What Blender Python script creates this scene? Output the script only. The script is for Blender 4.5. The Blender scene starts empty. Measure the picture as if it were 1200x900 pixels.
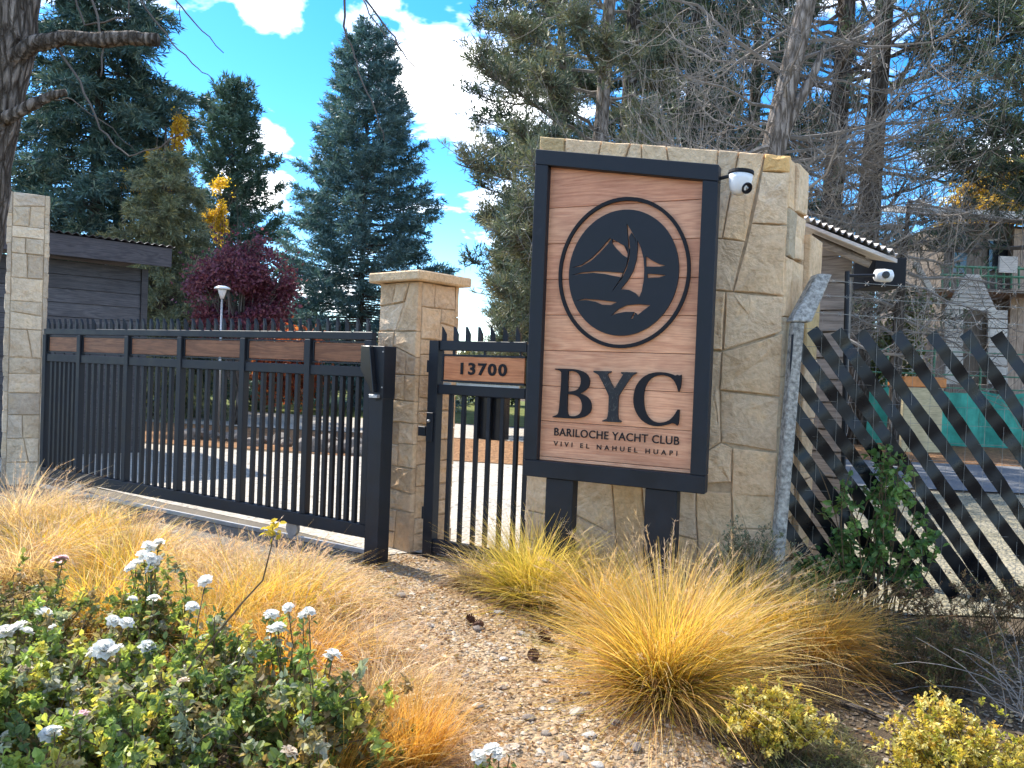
import bpy, bmesh, math, random
import numpy as np
from mathutils import Vector, Matrix
rad = math.radians
SC = bpy.context.scene
COL = SC.collection

# ------------------------------------------------------------------ camera
CAM_H, PITCH, ROLL, FPX = 1.6, rad(1.08), rad(2.2), 900.0     # FPX: focal length in pixels of a 1200 px wide picture
cam_d = bpy.data.cameras.new('camera'); cam = bpy.data.objects.new('camera', cam_d); COL.objects.link(cam)
cam_d.sensor_width = 36.0; cam_d.lens = FPX / 1200 * 36; cam_d.clip_end = 2000; cam_d.clip_start = 0.05
CAMR = Matrix.Rotation(math.pi / 2 - PITCH, 3, 'X') @ Matrix.Rotation(ROLL, 3, 'Z')
cam.matrix_world = Matrix.Translation((0, 0, CAM_H)) @ CAMR.to_4x4()
SC.camera = cam

# ------------------------------------------------------------------ sky and sun
SUN_AZ, SUN_EL = rad(-50), rad(49)            # azimuth measured from +Y (view direction) towards +X
world = bpy.data.worlds.new('World'); SC.world = world; world.use_nodes = True
wn, wl = world.node_tree.nodes, world.node_tree.links
wn.clear()
def N(nodes, t, **kw):
    n = nodes.new(t)
    for k, v in kw.items(): setattr(n, k, v)
    return n
sky = N(wn, 'ShaderNodeTexSky', sky_type='NISHITA', sun_disc=False, sun_elevation=SUN_EL, sun_rotation=SUN_AZ,
        altitude=800, air_density=1.0, dust_density=0.25, ozone_density=3.0)
bg = N(wn, 'ShaderNodeBackground'); out = N(wn, 'ShaderNodeOutputWorld')
tc = N(wn, 'ShaderNodeTexCoord'); sep = N(wn, 'ShaderNodeSeparateXYZ')
wl.new(tc.outputs['Generated'], sep.inputs[0])
add = N(wn, 'ShaderNodeMath', operation='ADD'); add.inputs[1].default_value = 0.22
wl.new(sep.outputs[2], add.inputs[0])
mx = N(wn, 'ShaderNodeMath', operation='MAXIMUM'); mx.inputs[1].default_value = 0.05; wl.new(add.outputs[0], mx.inputs[0])
dv = N(wn, 'ShaderNodeVectorMath', operation='DIVIDE'); wl.new(tc.outputs['Generated'], dv.inputs[0])
cmb = N(wn, 'ShaderNodeCombineXYZ')
for i in range(3): wl.new(mx.outputs[0], cmb.inputs[i])
wl.new(cmb.outputs[0], dv.inputs[1])
mp = N(wn, 'ShaderNodeMapping'); mp.inputs['Location'].default_value = (4.95, 4.4, 0.0)
wl.new(dv.outputs[0], mp.inputs[0])
cn = N(wn, 'ShaderNodeTexNoise'); cn.inputs['Scale'].default_value = 2.2; cn.inputs['Detail'].default_value = 6
cn.inputs['Roughness'].default_value = 0.55; cn.inputs['Distortion'].default_value = 0.25
wl.new(mp.outputs[0], cn.inputs['Vector'])
cr = N(wn, 'ShaderNodeValToRGB'); cr.color_ramp.elements[0].position = 0.545; cr.color_ramp.elements[1].position = 0.66
wl.new(cn.outputs[0], cr.inputs[0])
hs = N(wn, 'ShaderNodeHueSaturation'); hs.inputs['Saturation'].default_value = 1.38; hs.inputs['Value'].default_value = 0.88
wl.new(sky.outputs[0], hs.inputs['Color'])
mixc = N(wn, 'ShaderNodeMix', data_type='RGBA'); mixc.inputs[7].default_value = (13.0, 13.0, 13.0, 1)
wl.new(cr.outputs[0], mixc.inputs[0]); wl.new(hs.outputs[0], mixc.inputs[6]); wl.new(mixc.outputs[2], bg.inputs[0])
bg.inputs[1].default_value = 0.135
wl.new(bg.outputs[0], out.inputs[0])
sun_d = bpy.data.lights.new('sun', 'SUN'); sun_d.energy = 3.1; sun_d.angle = rad(0.5); sun_d.color = (1.0, 0.94, 0.84)
sun = bpy.data.objects.new('sun', sun_d); COL.objects.link(sun)
to_sun = Vector((math.sin(SUN_AZ) * math.cos(SUN_EL), math.cos(SUN_AZ) * math.cos(SUN_EL), math.sin(SUN_EL)))
sun.rotation_euler = to_sun.to_track_quat('Z', 'Y').to_euler(); sun.location = (-20, 20, 30)

SC.view_settings.view_transform = 'Standard'; SC.view_settings.look = 'None'
SC.view_settings.exposure = 1.62; SC.view_settings.gamma = 1.0; SC.view_settings.use_curve_mapping = False
SC.render.engine = 'CYCLES'
SC.cycles.max_bounces = 4; SC.cycles.diffuse_bounces = 3; SC.cycles.glossy_bounces = 2; SC.cycles.transmission_bounces = 2; SC.cycles.transparent_max_bounces = 4; SC.cycles.caustics_reflective = False; SC.cycles.caustics_refractive = False

# ------------------------------------------------------------------ picking points of the place
def ray(x, y): return CAMR @ Vector(((x - 600) / FPX, (450 - y) / FPX, -1.0))
def at(x, y, Y):
    d = ray(x, y); return Vector((0, 0, CAM_H)) + d * (Y / d.y)
def gnd(x, y, z=0.0):
    d = ray(x, y); return Vector((0, 0, CAM_H)) + d * ((z - CAM_H) / d.z)
def on_plane(x, y, o, n):
    d = ray(x, y); c = Vector((0, 0, CAM_H)); return c + d * ((o - c).dot(n) / d.dot(n))

# ------------------------------------------------------------------ materials
def new_mat(name):
    m = bpy.data.materials.new(name); m.use_nodes = True
    nt = m.node_tree; nt.nodes.clear()
    o = nt.nodes.new('ShaderNodeOutputMaterial'); b = nt.nodes.new('ShaderNodeBsdfPrincipled')
    nt.links.new(b.outputs[0], o.inputs[0])
    return m, nt.nodes, nt.links, b, o
def noise(nd, lk, scale, detail=4, rough=0.55, vec=None, dist=0.0):
    n = nd.new('ShaderNodeTexNoise'); n.inputs['Scale'].default_value = scale; n.inputs['Detail'].default_value = min(detail, 4)
    n.inputs['Roughness'].default_value = rough; n.inputs['Distortion'].default_value = dist
    if vec is not None: lk.new(vec, n.inputs['Vector'])
    return n
def ramp(nd, lk, src, stops):
    r = nd.new('ShaderNodeValToRGB'); e = r.color_ramp.elements
    while len(e) > 1: e.remove(e[-1])
    for i, (p, c) in enumerate(stops):
        el = e[0] if i == 0 else e.new(p)
        el.position = p; el.color = (*c, 1) if len(c) == 3 else c
    lk.new(src, r.inputs[0]); return r
def mixrgb(nd, lk, fac, a, b, mode='MIX'):
    m = nd.new('ShaderNodeMix'); m.data_type = 'RGBA'; m.blend_type = mode
    for sock, v in ((0, fac), (6, a), (7, b)):
        if hasattr(v, 'is_output'): lk.new(v, m.inputs[sock])
        elif sock == 0: m.inputs[0].default_value = v
        else: m.inputs[sock].default_value = (*v, 1)
    return m.outputs[2]
def bump(nd, lk, b, src, strength, dist):
    n = nd.new('ShaderNodeBump'); n.inputs['Strength'].default_value = strength; n.inputs['Distance'].default_value = dist
    lk.new(src, n.inputs['Height']); lk.new(n.outputs[0], b.inputs['Normal']); return n
def obj_coord(nd, lk, rnd=True):
    t = nd.new('ShaderNodeTexCoord')
    if not rnd: return t.outputs['Object']
    oi = nd.new('ShaderNodeObjectInfo'); v = nd.new('ShaderNodeVectorMath'); v.operation = 'MULTIPLY_ADD'
    c = nd.new('ShaderNodeCombineXYZ')
    for i in range(3): lk.new(oi.outputs['Random'], c.inputs[i])
    lk.new(c.outputs[0], v.inputs[0]); v.inputs[1].default_value = (37, 53, 71); lk.new(t.outputs['Object'], v.inputs[2])
    return v.outputs[0]

def mat_stone():
    m, nd, lk, b, o = new_mat('sandstone')
    co = obj_coord(nd, lk); oi = nd.new('ShaderNodeObjectInfo')
    n1 = noise(nd, lk, 4.5, 6, 0.6, co, 0.4); n2 = noise(nd, lk, 26, 8, 0.65, co); n3 = noise(nd, lk, 6, 5, 0.62, co, 0.7)
    v1 = ramp(nd, lk, n1.outputs[0], [(0.3, (0.84, 0.81, 0.78)), (0.55, (1, 1, 1)), (0.75, (1.1, 1.03, 0.9))])
    c1 = mixrgb(nd, lk, 1.0, oi.outputs['Color'], v1.outputs[0], 'MULTIPLY')
    v2 = ramp(nd, lk, n2.outputs[0], [(0.32, (0.84, 0.83, 0.82)), (0.6, (1.05, 1.05, 1.05))])
    c2 = mixrgb(nd, lk, 1.0, c1, v2.outputs[0], 'MULTIPLY')
    st = ramp(nd, lk, n3.outputs[0], [(0.58, (0, 0, 0)), (0.74, (1, 1, 1))])
    c3 = mixrgb(nd, lk, mul(nd, lk, st.outputs[0], 0.3), c2, (0.58, 0.33, 0.14))
    lk.new(c3, b.inputs['Base Color']); b.inputs['Roughness'].default_value = 0.92; b.inputs['Specular IOR Level'].default_value = 0.2
    s = nd.new('ShaderNodeMath'); s.operation = 'MULTIPLY_ADD'; s.inputs[1].default_value = 0.35
    lk.new(n2.outputs[0], s.inputs[0]); lk.new(n3.outputs[0], s.inputs[2])
    bump(nd, lk, b, s.outputs[0], 0.85, 0.045)
    return m
def mul(nd, lk, a, v):
    n = nd.new('ShaderNodeMath'); n.operation = 'MULTIPLY'; n.inputs[1].default_value = v; lk.new(a, n.inputs[0]); return n.outputs[0]
def mat_simple(name, c, rough=0.6, var=0.25, scale=8, metal=0.0, bmp=0.0, bscale=40, spec=0.4, rnd=True):
    m, nd, lk, b, o = new_mat(name)
    co = obj_coord(nd, lk, rnd)
    n = noise(nd, lk, scale, 6, 0.6, co)
    r = ramp(nd, lk, n.outputs[0], [(0.3, tuple(x * (1 - var) for x in c)), (0.7, tuple(min(1, x * (1 + var)) for x in c))])
    lk.new(r.outputs[0], b.inputs['Base Color']); b.inputs['Roughness'].default_value = rough; b.inputs['Metallic'].default_value = metal
    b.inputs['Specular IOR Level'].default_value = spec
    if bmp:
        n2 = noise(nd, lk, bscale, 6, 0.65, co); bump(nd, lk, b, n2.outputs[0], bmp, 0.01)
    return m
def mat_paint(name, c, rough=0.42):
    m, nd, lk, b, o = new_mat(name)
    co = obj_coord(nd, lk)
    n = noise(nd, lk, 5, 5, 0.6, co); n2 = noise(nd, lk, 60, 4, 0.6, co)
    r = ramp(nd, lk, n.outputs[0], [(0.3, c), (0.66, tuple(x * 1.6 + 0.003 for x in c)), (0.82, tuple(x * 2.0 + 0.022 for x in c))])
    lk.new(r.outputs[0], b.inputs['Base Color'])
    rr = ramp(nd, lk, n.outputs[0], [(0.3, (rough,) * 3), (0.7, (rough + 0.2,) * 3)]); lk.new(rr.outputs[0], b.inputs['Roughness'])
    b.inputs['Specular IOR Level'].default_value = 0.32
    bump(nd, lk, b, n2.outputs[0], 0.15, 0.002)
    return m
def mat_wood(name, c_dark, c_light, axis=0, scale=1.0, rough=0.6, spread=0.55, use_col=True):
    m, nd, lk, b, o = new_mat(name)
    co = obj_coord(nd, lk)
    mp_ = nd.new('ShaderNodeMapping'); s = [14 * scale] * 3; s[axis] = 1.1 * scale; mp_.inputs['Scale'].default_value = s
    lk.new(co, mp_.inputs[0])
    big = noise(nd, lk, 0.55, 3, 0.5, mp_.outputs[0], 0.6)
    # growth rings: sine of the warped distance
    sn = nd.new('ShaderNodeMath'); sn.operation = 'MULTIPLY'; sn.inputs[1].default_value = 70; lk.new(big.outputs[0], sn.inputs[0])
    si = nd.new('ShaderNodeMath'); si.operation = 'SINE'; lk.new(sn.outputs[0], si.inputs[0])
    fib = noise(nd, lk, 7.0, 6, 0.7, mp_.outputs[0], 0.2)
    ad = nd.new('ShaderNodeMath'); ad.operation = 'MULTIPLY_ADD'; ad.inputs[1].default_value = 0.13; lk.new(si.outputs[0], ad.inputs[0]); lk.new(fib.outputs[0], ad.inputs[2])
    r = ramp(nd, lk, ad.outputs[0], [(0.5 - spread / 2, c_dark), (0.5 + spread / 2, c_light)])
    blo = noise(nd, lk, 2.0, 4, 0.6, co)
    br = ramp(nd, lk, blo.outputs[0], [(0.3, (0.8, 0.76, 0.74)), (0.65, (1.08, 1.06, 1.04))])
    c = mixrgb(nd, lk, 1.0, r.outputs[0], br.outputs[0], 'MULTIPLY')
    if use_col:
        oi = nd.new('ShaderNodeObjectInfo'); c = mixrgb(nd, lk, 1.0, c, oi.outputs['Color'], 'MULTIPLY')
    lk.new(c, b.inputs['Base Color']); b.inputs['Roughness'].default_value = rough; b.inputs['Specular IOR Level'].default_value = 0.3
    bump(nd, lk, b, ad.outputs[0], 0.35, 0.004)
    return m
def mat_leaf(name, trans=0.4, rough=0.5, spec=0.3, tcol=(1.25, 1.2, 0.75)):
    m, nd, lk, b, o = new_mat(name)
    a = nd.new('ShaderNodeAttribute'); a.attribute_name = 'tint'
    lk.new(a.outputs['Color'], b.inputs['Base Color']); b.inputs['Roughness'].default_value = rough; b.inputs['Specular IOR Level'].default_value = spec
    t = nd.new('ShaderNodeBsdfTranslucent'); tm = mixrgb(nd, lk, 1.0, a.outputs['Color'], tcol, 'MULTIPLY'); lk.new(tm, t.inputs[0])
    mx_ = nd.new('ShaderNodeMixShader'); mx_.inputs[0].default_value = trans
    lk.new(b.outputs[0], mx_.inputs[1]); lk.new(t.outputs[0], mx_.inputs[2]); lk.new(mx_.outputs[0], o.inputs[0])
    return m
def mat_tint(name, rough=0.9, bmp=0.4, bscale=60):
    m, nd, lk, b, o = new_mat(name)
    a = nd.new('ShaderNodeAttribute'); a.attribute_name = 'tint'
    t = nd.new('ShaderNodeTexCoord'); n = noise(nd, lk, bscale, 5, 0.6, t.outputs['Object'])
    r = ramp(nd, lk, n.outputs[0], [(0.3, (0.75, 0.75, 0.75)), (0.7, (1.15, 1.15, 1.15))])
    lk.new(mixrgb(nd, lk, 1.0, a.outputs['Color'], r.outputs[0], 'MULTIPLY'), b.inputs['Base Color'])
    b.inputs['Roughness'].default_value = rough; b.inputs['Specular IOR Level'].default_value = 0.25
    bump(nd, lk, b, n.outputs[0], bmp, 0.01)
    return m
def mat_bark(name, c1, c2, scale=1.0, strength=1.0):
    m, nd, lk, b, o = new_mat(name)
    t = nd.new('ShaderNodeTexCoord')
    mp_ = nd.new('ShaderNodeMapping'); mp_.inputs['Scale'].default_value = (16 * scale, 16 * scale, 3.2 * scale); lk.new(t.outputs['Object'], mp_.inputs[0])
    n = noise(nd, lk, 1.0, 7, 0.65, mp_.outputs[0], 0.8)
    v = nd.new('ShaderNodeTexVoronoi'); v.feature = 'DISTANCE_TO_EDGE'; v.inputs['Scale'].default_value = 0.8
    vm = nd.new('ShaderNodeVectorMath'); vm.operation = 'MULTIPLY_ADD'; vm.inputs[1].default_value = (1.3, 1.3, 1.3)
    lk.new(n.outputs['Color'], vm.inputs[0]); lk.new(mp_.outputs[0], vm.inputs[2]); lk.new(vm.outputs[0], v.inputs['Vector'])
    r = ramp(nd, lk, n.outputs[0], [(0.3, c1), (0.7, c2)])
    cr_ = ramp(nd, lk, v.outputs[0], [(0.0, (0.35, 0.33, 0.3)), (0.22, (1, 1, 1))])
    lk.new(mixrgb(nd, lk, 1.0, r.outputs[0], cr_.outputs[0], 'MULTIPLY'), b.inputs['Base Color'])
    b.inputs['Roughness'].default_value = 0.95; b.inputs['Specular IOR Level'].default_value = 0.1
    s = nd.new('ShaderNodeMath'); s.operation = 'ADD'; lk.new(n.outputs[0], s.inputs[0]); lk.new(cr_.outputs[0], s.inputs[1])
    bump(nd, lk, b, s.outputs[0], 0.9 * strength, 0.03)
    return m
def mat_ground(name, stops, s1, s2, bstr=0.6, bdist=0.03, speck=None):
    m, nd, lk, b, o = new_mat(name)
    t = nd.new('ShaderNodeTexCoord')
    n1 = noise(nd, lk, s1, 8, 0.65, t.outputs['Object']); n2 = noise(nd, lk, s2, 6, 0.7, t.outputs['Object'])
    a = nd.new('ShaderNodeMath'); a.operation = 'MULTIPLY_ADD'; a.inputs[1].default_value = 0.6; lk.new(n1.outputs[0], a.inputs[0])
    a2 = mul(nd, lk, n2.outputs[0], 0.4); lk.new(a2, a.inputs[2])
    r = ramp(nd, lk, a.outputs[0], stops)
    c = r.outputs[0]; h = n2.outputs[0]
    if speck:
        v = nd.new('ShaderNodeTexVoronoi'); v.inputs['Scale'].default_value = speck; lk.new(t.outputs['Object'], v.inputs['Vector'])
        sr = nd.new('ShaderNodeHueSaturation'); sr.inputs['Saturation'].default_value = 0.0; lk.new(v.outputs['Color'], sr.inputs['Color'])
        rr = ramp(nd, lk, sr.outputs[0], [(0.1, (0.55, 0.55, 0.55)), (0.9, (1.35, 1.33, 1.3))])
        c = mixrgb(nd, lk, 1.0, c, rr.outputs[0], 'MULTIPLY')
        iv = nd.new('ShaderNodeMath'); iv.operation = 'SUBTRACT'; iv.inputs[0].default_value = 1.0; lk.new(v.outputs['Distance'], iv.inputs[1]); h = iv.outputs[0]
    lk.new(c, b.inputs['Base Color']); b.inputs['Roughness'].default_value = 0.95; b.inputs['Specular IOR Level'].default_value = 0.15
    bump(nd, lk, b, h, bstr, bdist)
    return m

M = {}
M['stone'] = mat_stone()
M['mortar'] = mat_simple('mortar', (0.50, 0.37, 0.235), 0.95, 0.25, 20, bmp=0.6)
M['black'] = mat_paint('black_steel_paint', (0.007, 0.009, 0.013))
M['blackmatt'] = mat_paint('black_matt_paint', (0.006, 0.006, 0.008), 0.65)
M['signwood'] = mat_wood('varnished_sign_wood', (0.58, 0.27, 0.155), (0.84, 0.475, 0.285), 0, 1.0)
M['panelwood'] = mat_wood('gate_panel_wood', (0.13, 0.05, 0.022), (0.30, 0.13, 0.06), 0, 1.0, 0.5)
M['darkwood'] = mat_wood('dark_stained_boards', (0.035, 0.036, 0.045), (0.10, 0.098, 0.105), 0, 1.0, 0.6)
M['greywood'] = mat_wood('weathered_grey_boards', (0.16, 0.15, 0.135), (0.34, 0.32, 0.29), 0, 0.8, 0.85)
M['paleboard'] = mat_wood('pale_boards', (0.42, 0.40, 0.36), (0.66, 0.63, 0.58), 0, 1.0, 0.8)
M['postwood'] = mat_wood('timber_post', (0.36, 0.22, 0.09), (0.62, 0.42, 0.2), 2, 1.0, 0.8)
M['concrete'] = mat_simple('weathered_concrete', (0.34, 0.32, 0.28), 0.97, 0.6, 34, bmp=1.0, bscale=60, spec=0.1)
M['grey_steel'] = mat_simple('galvanised_steel', (0.42, 0.42, 0.42), 0.45, 0.15, 10, 0.7)
M['rooftin'] = mat_simple('roof_tin', (0.46, 0.43, 0.40), 0.55, 0.3, 6, 0.3)
M['darktin'] = mat_simple('dark_roof_tin', (0.11, 0.10, 0.105), 0.55, 0.3, 6, 0.2)
M['white'] = mat_simple('white_plastic', (0.78, 0.78, 0.77), 0.35, 0.05, 6)
M['lens'] = mat_paint('glossy_black_glass', (0.01, 0.01, 0.012), 0.08)
M['strip'] = mat_paint('black_plastic_strip', (0.002, 0.0025, 0.004), 0.22)
M['wire'] = mat_simple('fence_wire', (0.24, 0.23, 0.21), 0.5, 0.3, 20, 0.5)
M['leaf'] = mat_leaf('leaf', 0.5, 0.42, 0.4)
M['needle'] = mat_leaf('needle', 0.18, 0.55, 0.35, (1.1, 1.15, 0.8))
M['grass'] = mat_leaf('dry_grass', 0.5, 0.45, 0.35, (1.3, 1.12, 0.68))
M['petal'] = mat_leaf('petal', 0.6, 0.6, 0.2, (1.05, 1.05, 1.0))
M['bark'] = mat_bark('bark', (0.07, 0.055, 0.045), (0.19, 0.16, 0.135))
M['barknear'] = mat_bark('bark_near', (0.13, 0.10, 0.08), (0.38, 0.32, 0.27), 3.2, 1.0)
M['barkpale'] = mat_bark('bark_pale', (0.20, 0.165, 0.14), (0.42, 0.36, 0.31), 0.8)
M['twig'] = mat_simple('twig', (0.115, 0.095, 0.08), 0.9, 0.3, 5)
M['twiggrey'] = mat_simple('grey_twig', (0.20, 0.175, 0.15), 0.9, 0.3, 3)
M['stem'] = mat_simple('stem', (0.12, 0.075, 0.035), 0.8, 0.4, 8)
M['pebble'] = mat_tint('pebble')
M['cone'] = mat_simple('cone_scale', (0.12, 0.055, 0.03), 0.8, 0.4, 30)
M['soil'] = mat_ground('soil', [(0.3, (0.06, 0.043, 0.028)), (0.5, (0.12, 0.088, 0.056)), (0.7, (0.21, 0.16, 0.10))], 3, 60, 0.9, 0.03)
M['gravel'] = mat_ground('gravel', [(0.3, (0.16, 0.11, 0.065)), (0.5, (0.27, 0.20, 0.125)), (0.7, (0.38, 0.30, 0.20))], 2.2, 50, 0.9, 0.02, speck=38)
M['yard'] = mat_ground('yard_gravel', [(0.3, (0.26, 0.235, 0.20)), (0.5, (0.36, 0.33, 0.285)), (0.7, (0.43, 0.40, 0.345))], 0.8, 30, 0.8, 0.02, speck=26)
M['verge'] = mat_ground('verge_gravel', [(0.3, (0.12, 0.11, 0.065)), (0.5, (0.21, 0.19, 0.135)), (0.7, (0.29, 0.26, 0.2))], 1.6, 40, 0.9, 0.03, speck=30)
M['lawn'] = mat_ground('lawn', [(0.3, (0.07, 0.10, 0.025)), (0.5, (0.15, 0.17, 0.05)), (0.7, (0.27, 0.24, 0.10))], 1.3, 40, 0.9, 0.04)
M['asphalt'] = mat_ground('asphalt', [(0.3, (0.12, 0.125, 0.135)), (0.7, (0.19, 0.195, 0.205))], 2, 60, 0.4, 0.01)
M['driveway'] = mat_ground('driveway_concrete', [(0.3, (0.11, 0.095, 0.075)), (0.7, (0.20, 0.175, 0.14))], 2, 50, 0.5, 0.01)
M['litter'] = mat_ground('leaf_litter_ground', [(0.3, (0.10, 0.055, 0.03)), (0.5, (0.22, 0.12, 0.06)), (0.7, (0.34, 0.20, 0.10))], 6, 60, 0.9, 0.03, speck=22)
M['net'] = mat_simple('green_shade_net', (0.05, 0.34, 0.25), 0.7, 0.3, 3)
M['bwood'] = mat_wood('brown_house_boards', (0.13, 0.11, 0.095), (0.27, 0.235, 0.20), 2, 0.7, 0.8)
M['greenpaint'] = mat_simple('green_paint', (0.07, 0.19, 0.11), 0.5, 0.2, 10)
M['glass'] = mat_simple('window_glass', (0.03, 0.035, 0.04), 0.08, 0.1, 4, spec=0.8)
M['orange'] = mat_simple('orange_plastic', (0.55, 0.2, 0.05), 0.5, 0.2, 10)
M['cap_stone'] = M['stone']
def mat_worn():
    m, nd, lk, b, o = new_mat('worn_black_paint')
    t = nd.new('ShaderNodeTexCoord'); mp_ = nd.new('ShaderNodeMapping'); mp_.inputs['Scale'].default_value = (60, 60, 34); lk.new(t.outputs['Object'], mp_.inputs[0])
    n = noise(nd, lk, 1.0, 6, 0.7, mp_.outputs[0], 1.0)
    r = ramp(nd, lk, n.outputs[0], [(0.56, (0.008, 0.009, 0.012)), (0.66, (0.08, 0.075, 0.065)), (0.8, (0.15, 0.14, 0.12))])
    lk.new(r.outputs[0], b.inputs['Base Color']); b.inputs['Roughness'].default_value = 0.6
    return m
M['worn'] = mat_worn()

# ------------------------------------------------------------------ building helpers
def tag(o, label=None, cat=None, group=None, kind=None):
    if label: o['label'] = label
    if cat: o['category'] = cat
    if group: o['group'] = group
    if kind: o['kind'] = kind
    return o
def root(name, loc, rz=0.0, label=None, cat=None, group=None):
    o = bpy.data.objects.new(name, None); COL.objects.link(o); o.empty_display_size = 0.1
    o.location = loc; o.rotation_euler = (0, 0, rz)
    o.matrix_basis = Matrix.Translation(Vector(loc)) @ Matrix.Rotation(rz, 4, 'Z')
    return tag(o, label, cat, group)
def wmat(o):
    m = o.matrix_basis.copy(); p = o.parent
    while p: m = p.matrix_basis @ m; p = p.parent
    return m
def link(name, me, mat, parent=None, color=None):
    o = bpy.data.objects.new(name, me); COL.objects.link(o)
    if mat and not me.materials: me.materials.append(M[mat] if isinstance(mat, str) else mat)
    if parent: o.parent = parent
    if color: o.color = (*color, 1)
    return o
def set_tint(me, tint):
    a = me.color_attributes.new('tint', 'FLOAT_COLOR', 'POINT')
    t = np.ones((len(me.vertices), 4), np.float32); t[:, :3] = tint
    a.data.foreach_set('color', t.ravel())
def np_mesh(name, V, F, tint=None, smooth=False):
    V = np.asarray(V, np.float32).reshape(-1, 3); F = np.asarray(F, np.int32); k = F.shape[1]
    me = bpy.data.meshes.new(name)
    me.vertices.add(len(V)); me.vertices.foreach_set('co', V.ravel())
    me.loops.add(F.size); me.loops.foreach_set('vertex_index', F.ravel())
    me.polygons.add(len(F)); me.polygons.foreach_set('loop_start', np.arange(0, F.size, k, dtype=np.int32))
    me.polygons.foreach_set('loop_total', np.full(len(F), k, np.int32))
    me.polygons.foreach_set('use_smooth', np.full(len(F), smooth, bool))
    me.update(calc_edges=True)
    if tint is not None: set_tint(me, tint)
    return me
class MB:
    def __init__(s): s.v = []; s.f = []
    def add(s, vs, fs):
        n = len(s.v); s.v += [tuple(v) for v in vs]; s.f += [tuple(i + n for i in f) for f in fs]; return s
    def box(s, c, size, R=None):
        hx, hy, hz = (x / 2 for x in size); R = R or Matrix.Identity(3); c = Vector(c)
        vs = [c + R @ Vector((x * hx, y * hy, z * hz)) for x in (-1, 1) for y in (-1, 1) for z in (-1, 1)]
        return s.add(vs, [(0, 1, 3, 2), (4, 6, 7, 5), (0, 4, 5, 1), (2, 3, 7, 6), (0, 2, 6, 4), (1, 5, 7, 3)])
    def bbox(s, lo, hi): return s.box([(a + b) / 2 for a, b in zip(lo, hi)], [b - a for a, b in zip(lo, hi)])
    def prism(s, pts, off):                    # polygon of 3-D points extruded by off
        n = len(pts); off = Vector(off); a = [Vector(p) for p in pts]; b = [p + off for p in a]
        return s.add(a + b, [tuple(range(n))[::-1], tuple(range(n, 2 * n))] + [(i, (i + 1) % n, n + (i + 1) % n, n + i) for i in range(n)])
    def tube(s, pts, rr, k=6, cap=True):
        pts = [Vector(p) for p in pts]; n = len(pts)
        if not hasattr(rr, '__len__'): rr = [rr] * n
        ref = None; vs = []
        for i, p in enumerate(pts):
            d = (pts[min(i + 1, n - 1)] - pts[max(i - 1, 0)]).normalized()
            if ref is None: ref = d.orthogonal().normalized()
            ref = (ref - d * ref.dot(d)); ref = ref.normalized() if ref.length > 1e-6 else d.orthogonal().normalized()
            q = d.cross(ref)
            vs += [p + (ref * math.cos(2 * math.pi * j / k) + q * math.sin(2 * math.pi * j / k)) * rr[i] for j in range(k)]
        fs = [(i * k + j, i * k + (j + 1) % k, (i + 1) * k + (j + 1) % k, (i + 1) * k + j) for i in range(n - 1) for j in range(k)]
        if cap: fs += [tuple(range(k))[::-1], tuple(range((n - 1) * k, n * k))]
        return s.add(vs, fs)
    def lathe(s, prof, c, k=16, R=None):       # prof: (r, h)
        R = R or Matrix.Identity(3); c = Vector(c)
        vs = [c + R @ Vector((r * math.cos(2 * math.pi * j / k), r * math.sin(2 * math.pi * j / k), h)) for r, h in prof for j in range(k)]
        n = len(prof)
        fs = [(i * k + j, i * k + (j + 1) % k, (i + 1) * k + (j + 1) % k, (i + 1) * k + j) for i in range(n - 1) for j in range(k)]
        fs += [tuple(range(k))[::-1], tuple(range((n - 1) * k, n * k))]
        return s.add(vs, fs)
    def mesh(s, name, bevel=0.0, smooth=False, inv=None):
        me = bpy.data.meshes.new(name); vs = s.v
        if inv is not None: vs = [tuple(inv @ Vector(v)) for v in vs]
        me.from_pydata(vs, [], s.f)
        bm = bmesh.new(); bm.from_mesh(me); bmesh.ops.recalc_face_normals(bm, faces=bm.faces)
        if bevel: bmesh.ops.bevel(bm, geom=list(bm.edges), offset=bevel, segments=1, affect='EDGES', clamp_overlap=True)
        for f in bm.faces: f.smooth = smooth
        bm.to_mesh(me); bm.free(); return me
    def build(s, name, mat, parent=None, bevel=0.0, smooth=False, world=False, color=None, loc=None):
        inv = None
        if world and parent: inv = wmat(parent).inverted()
        if loc is not None: inv = Matrix.Translation(-Vector(loc))
        o = link(name, s.mesh(name, bevel, smooth, inv), mat, parent, color)
        if loc is not None: o.location = loc
        return o
def fill_mesh(name, loops, depth, y0=0.0):
    """2-D outlines (x, z), inner loops become holes; extruded towards -Y by depth."""
    cu = bpy.data.curves.new(name, 'CURVE'); cu.dimensions = '2D'; cu.fill_mode = 'BOTH'; cu.extrude = depth / 2; cu.bevel_depth = 0.0
    for lp in loops:
        sp = cu.splines.new('POLY'); sp.points.add(len(lp) - 1); sp.use_cyclic_u = True
        for p, q in zip(sp.points, lp): p.co = (q[0], q[1], 0, 1)
    ob = bpy.data.objects.new('tmp', cu); COL.objects.link(ob)
    dg = bpy.context.evaluated_depsgraph_get(); me = bpy.data.meshes.new_from_object(ob.evaluated_get(dg))
    bpy.data.objects.remove(ob); bpy.data.curves.remove(cu); me.name = name
    me.transform(Matrix.Translation((0, y0 - depth / 2, 0)) @ Matrix.Rotation(math.pi / 2, 4, 'X'))
    return me
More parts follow.
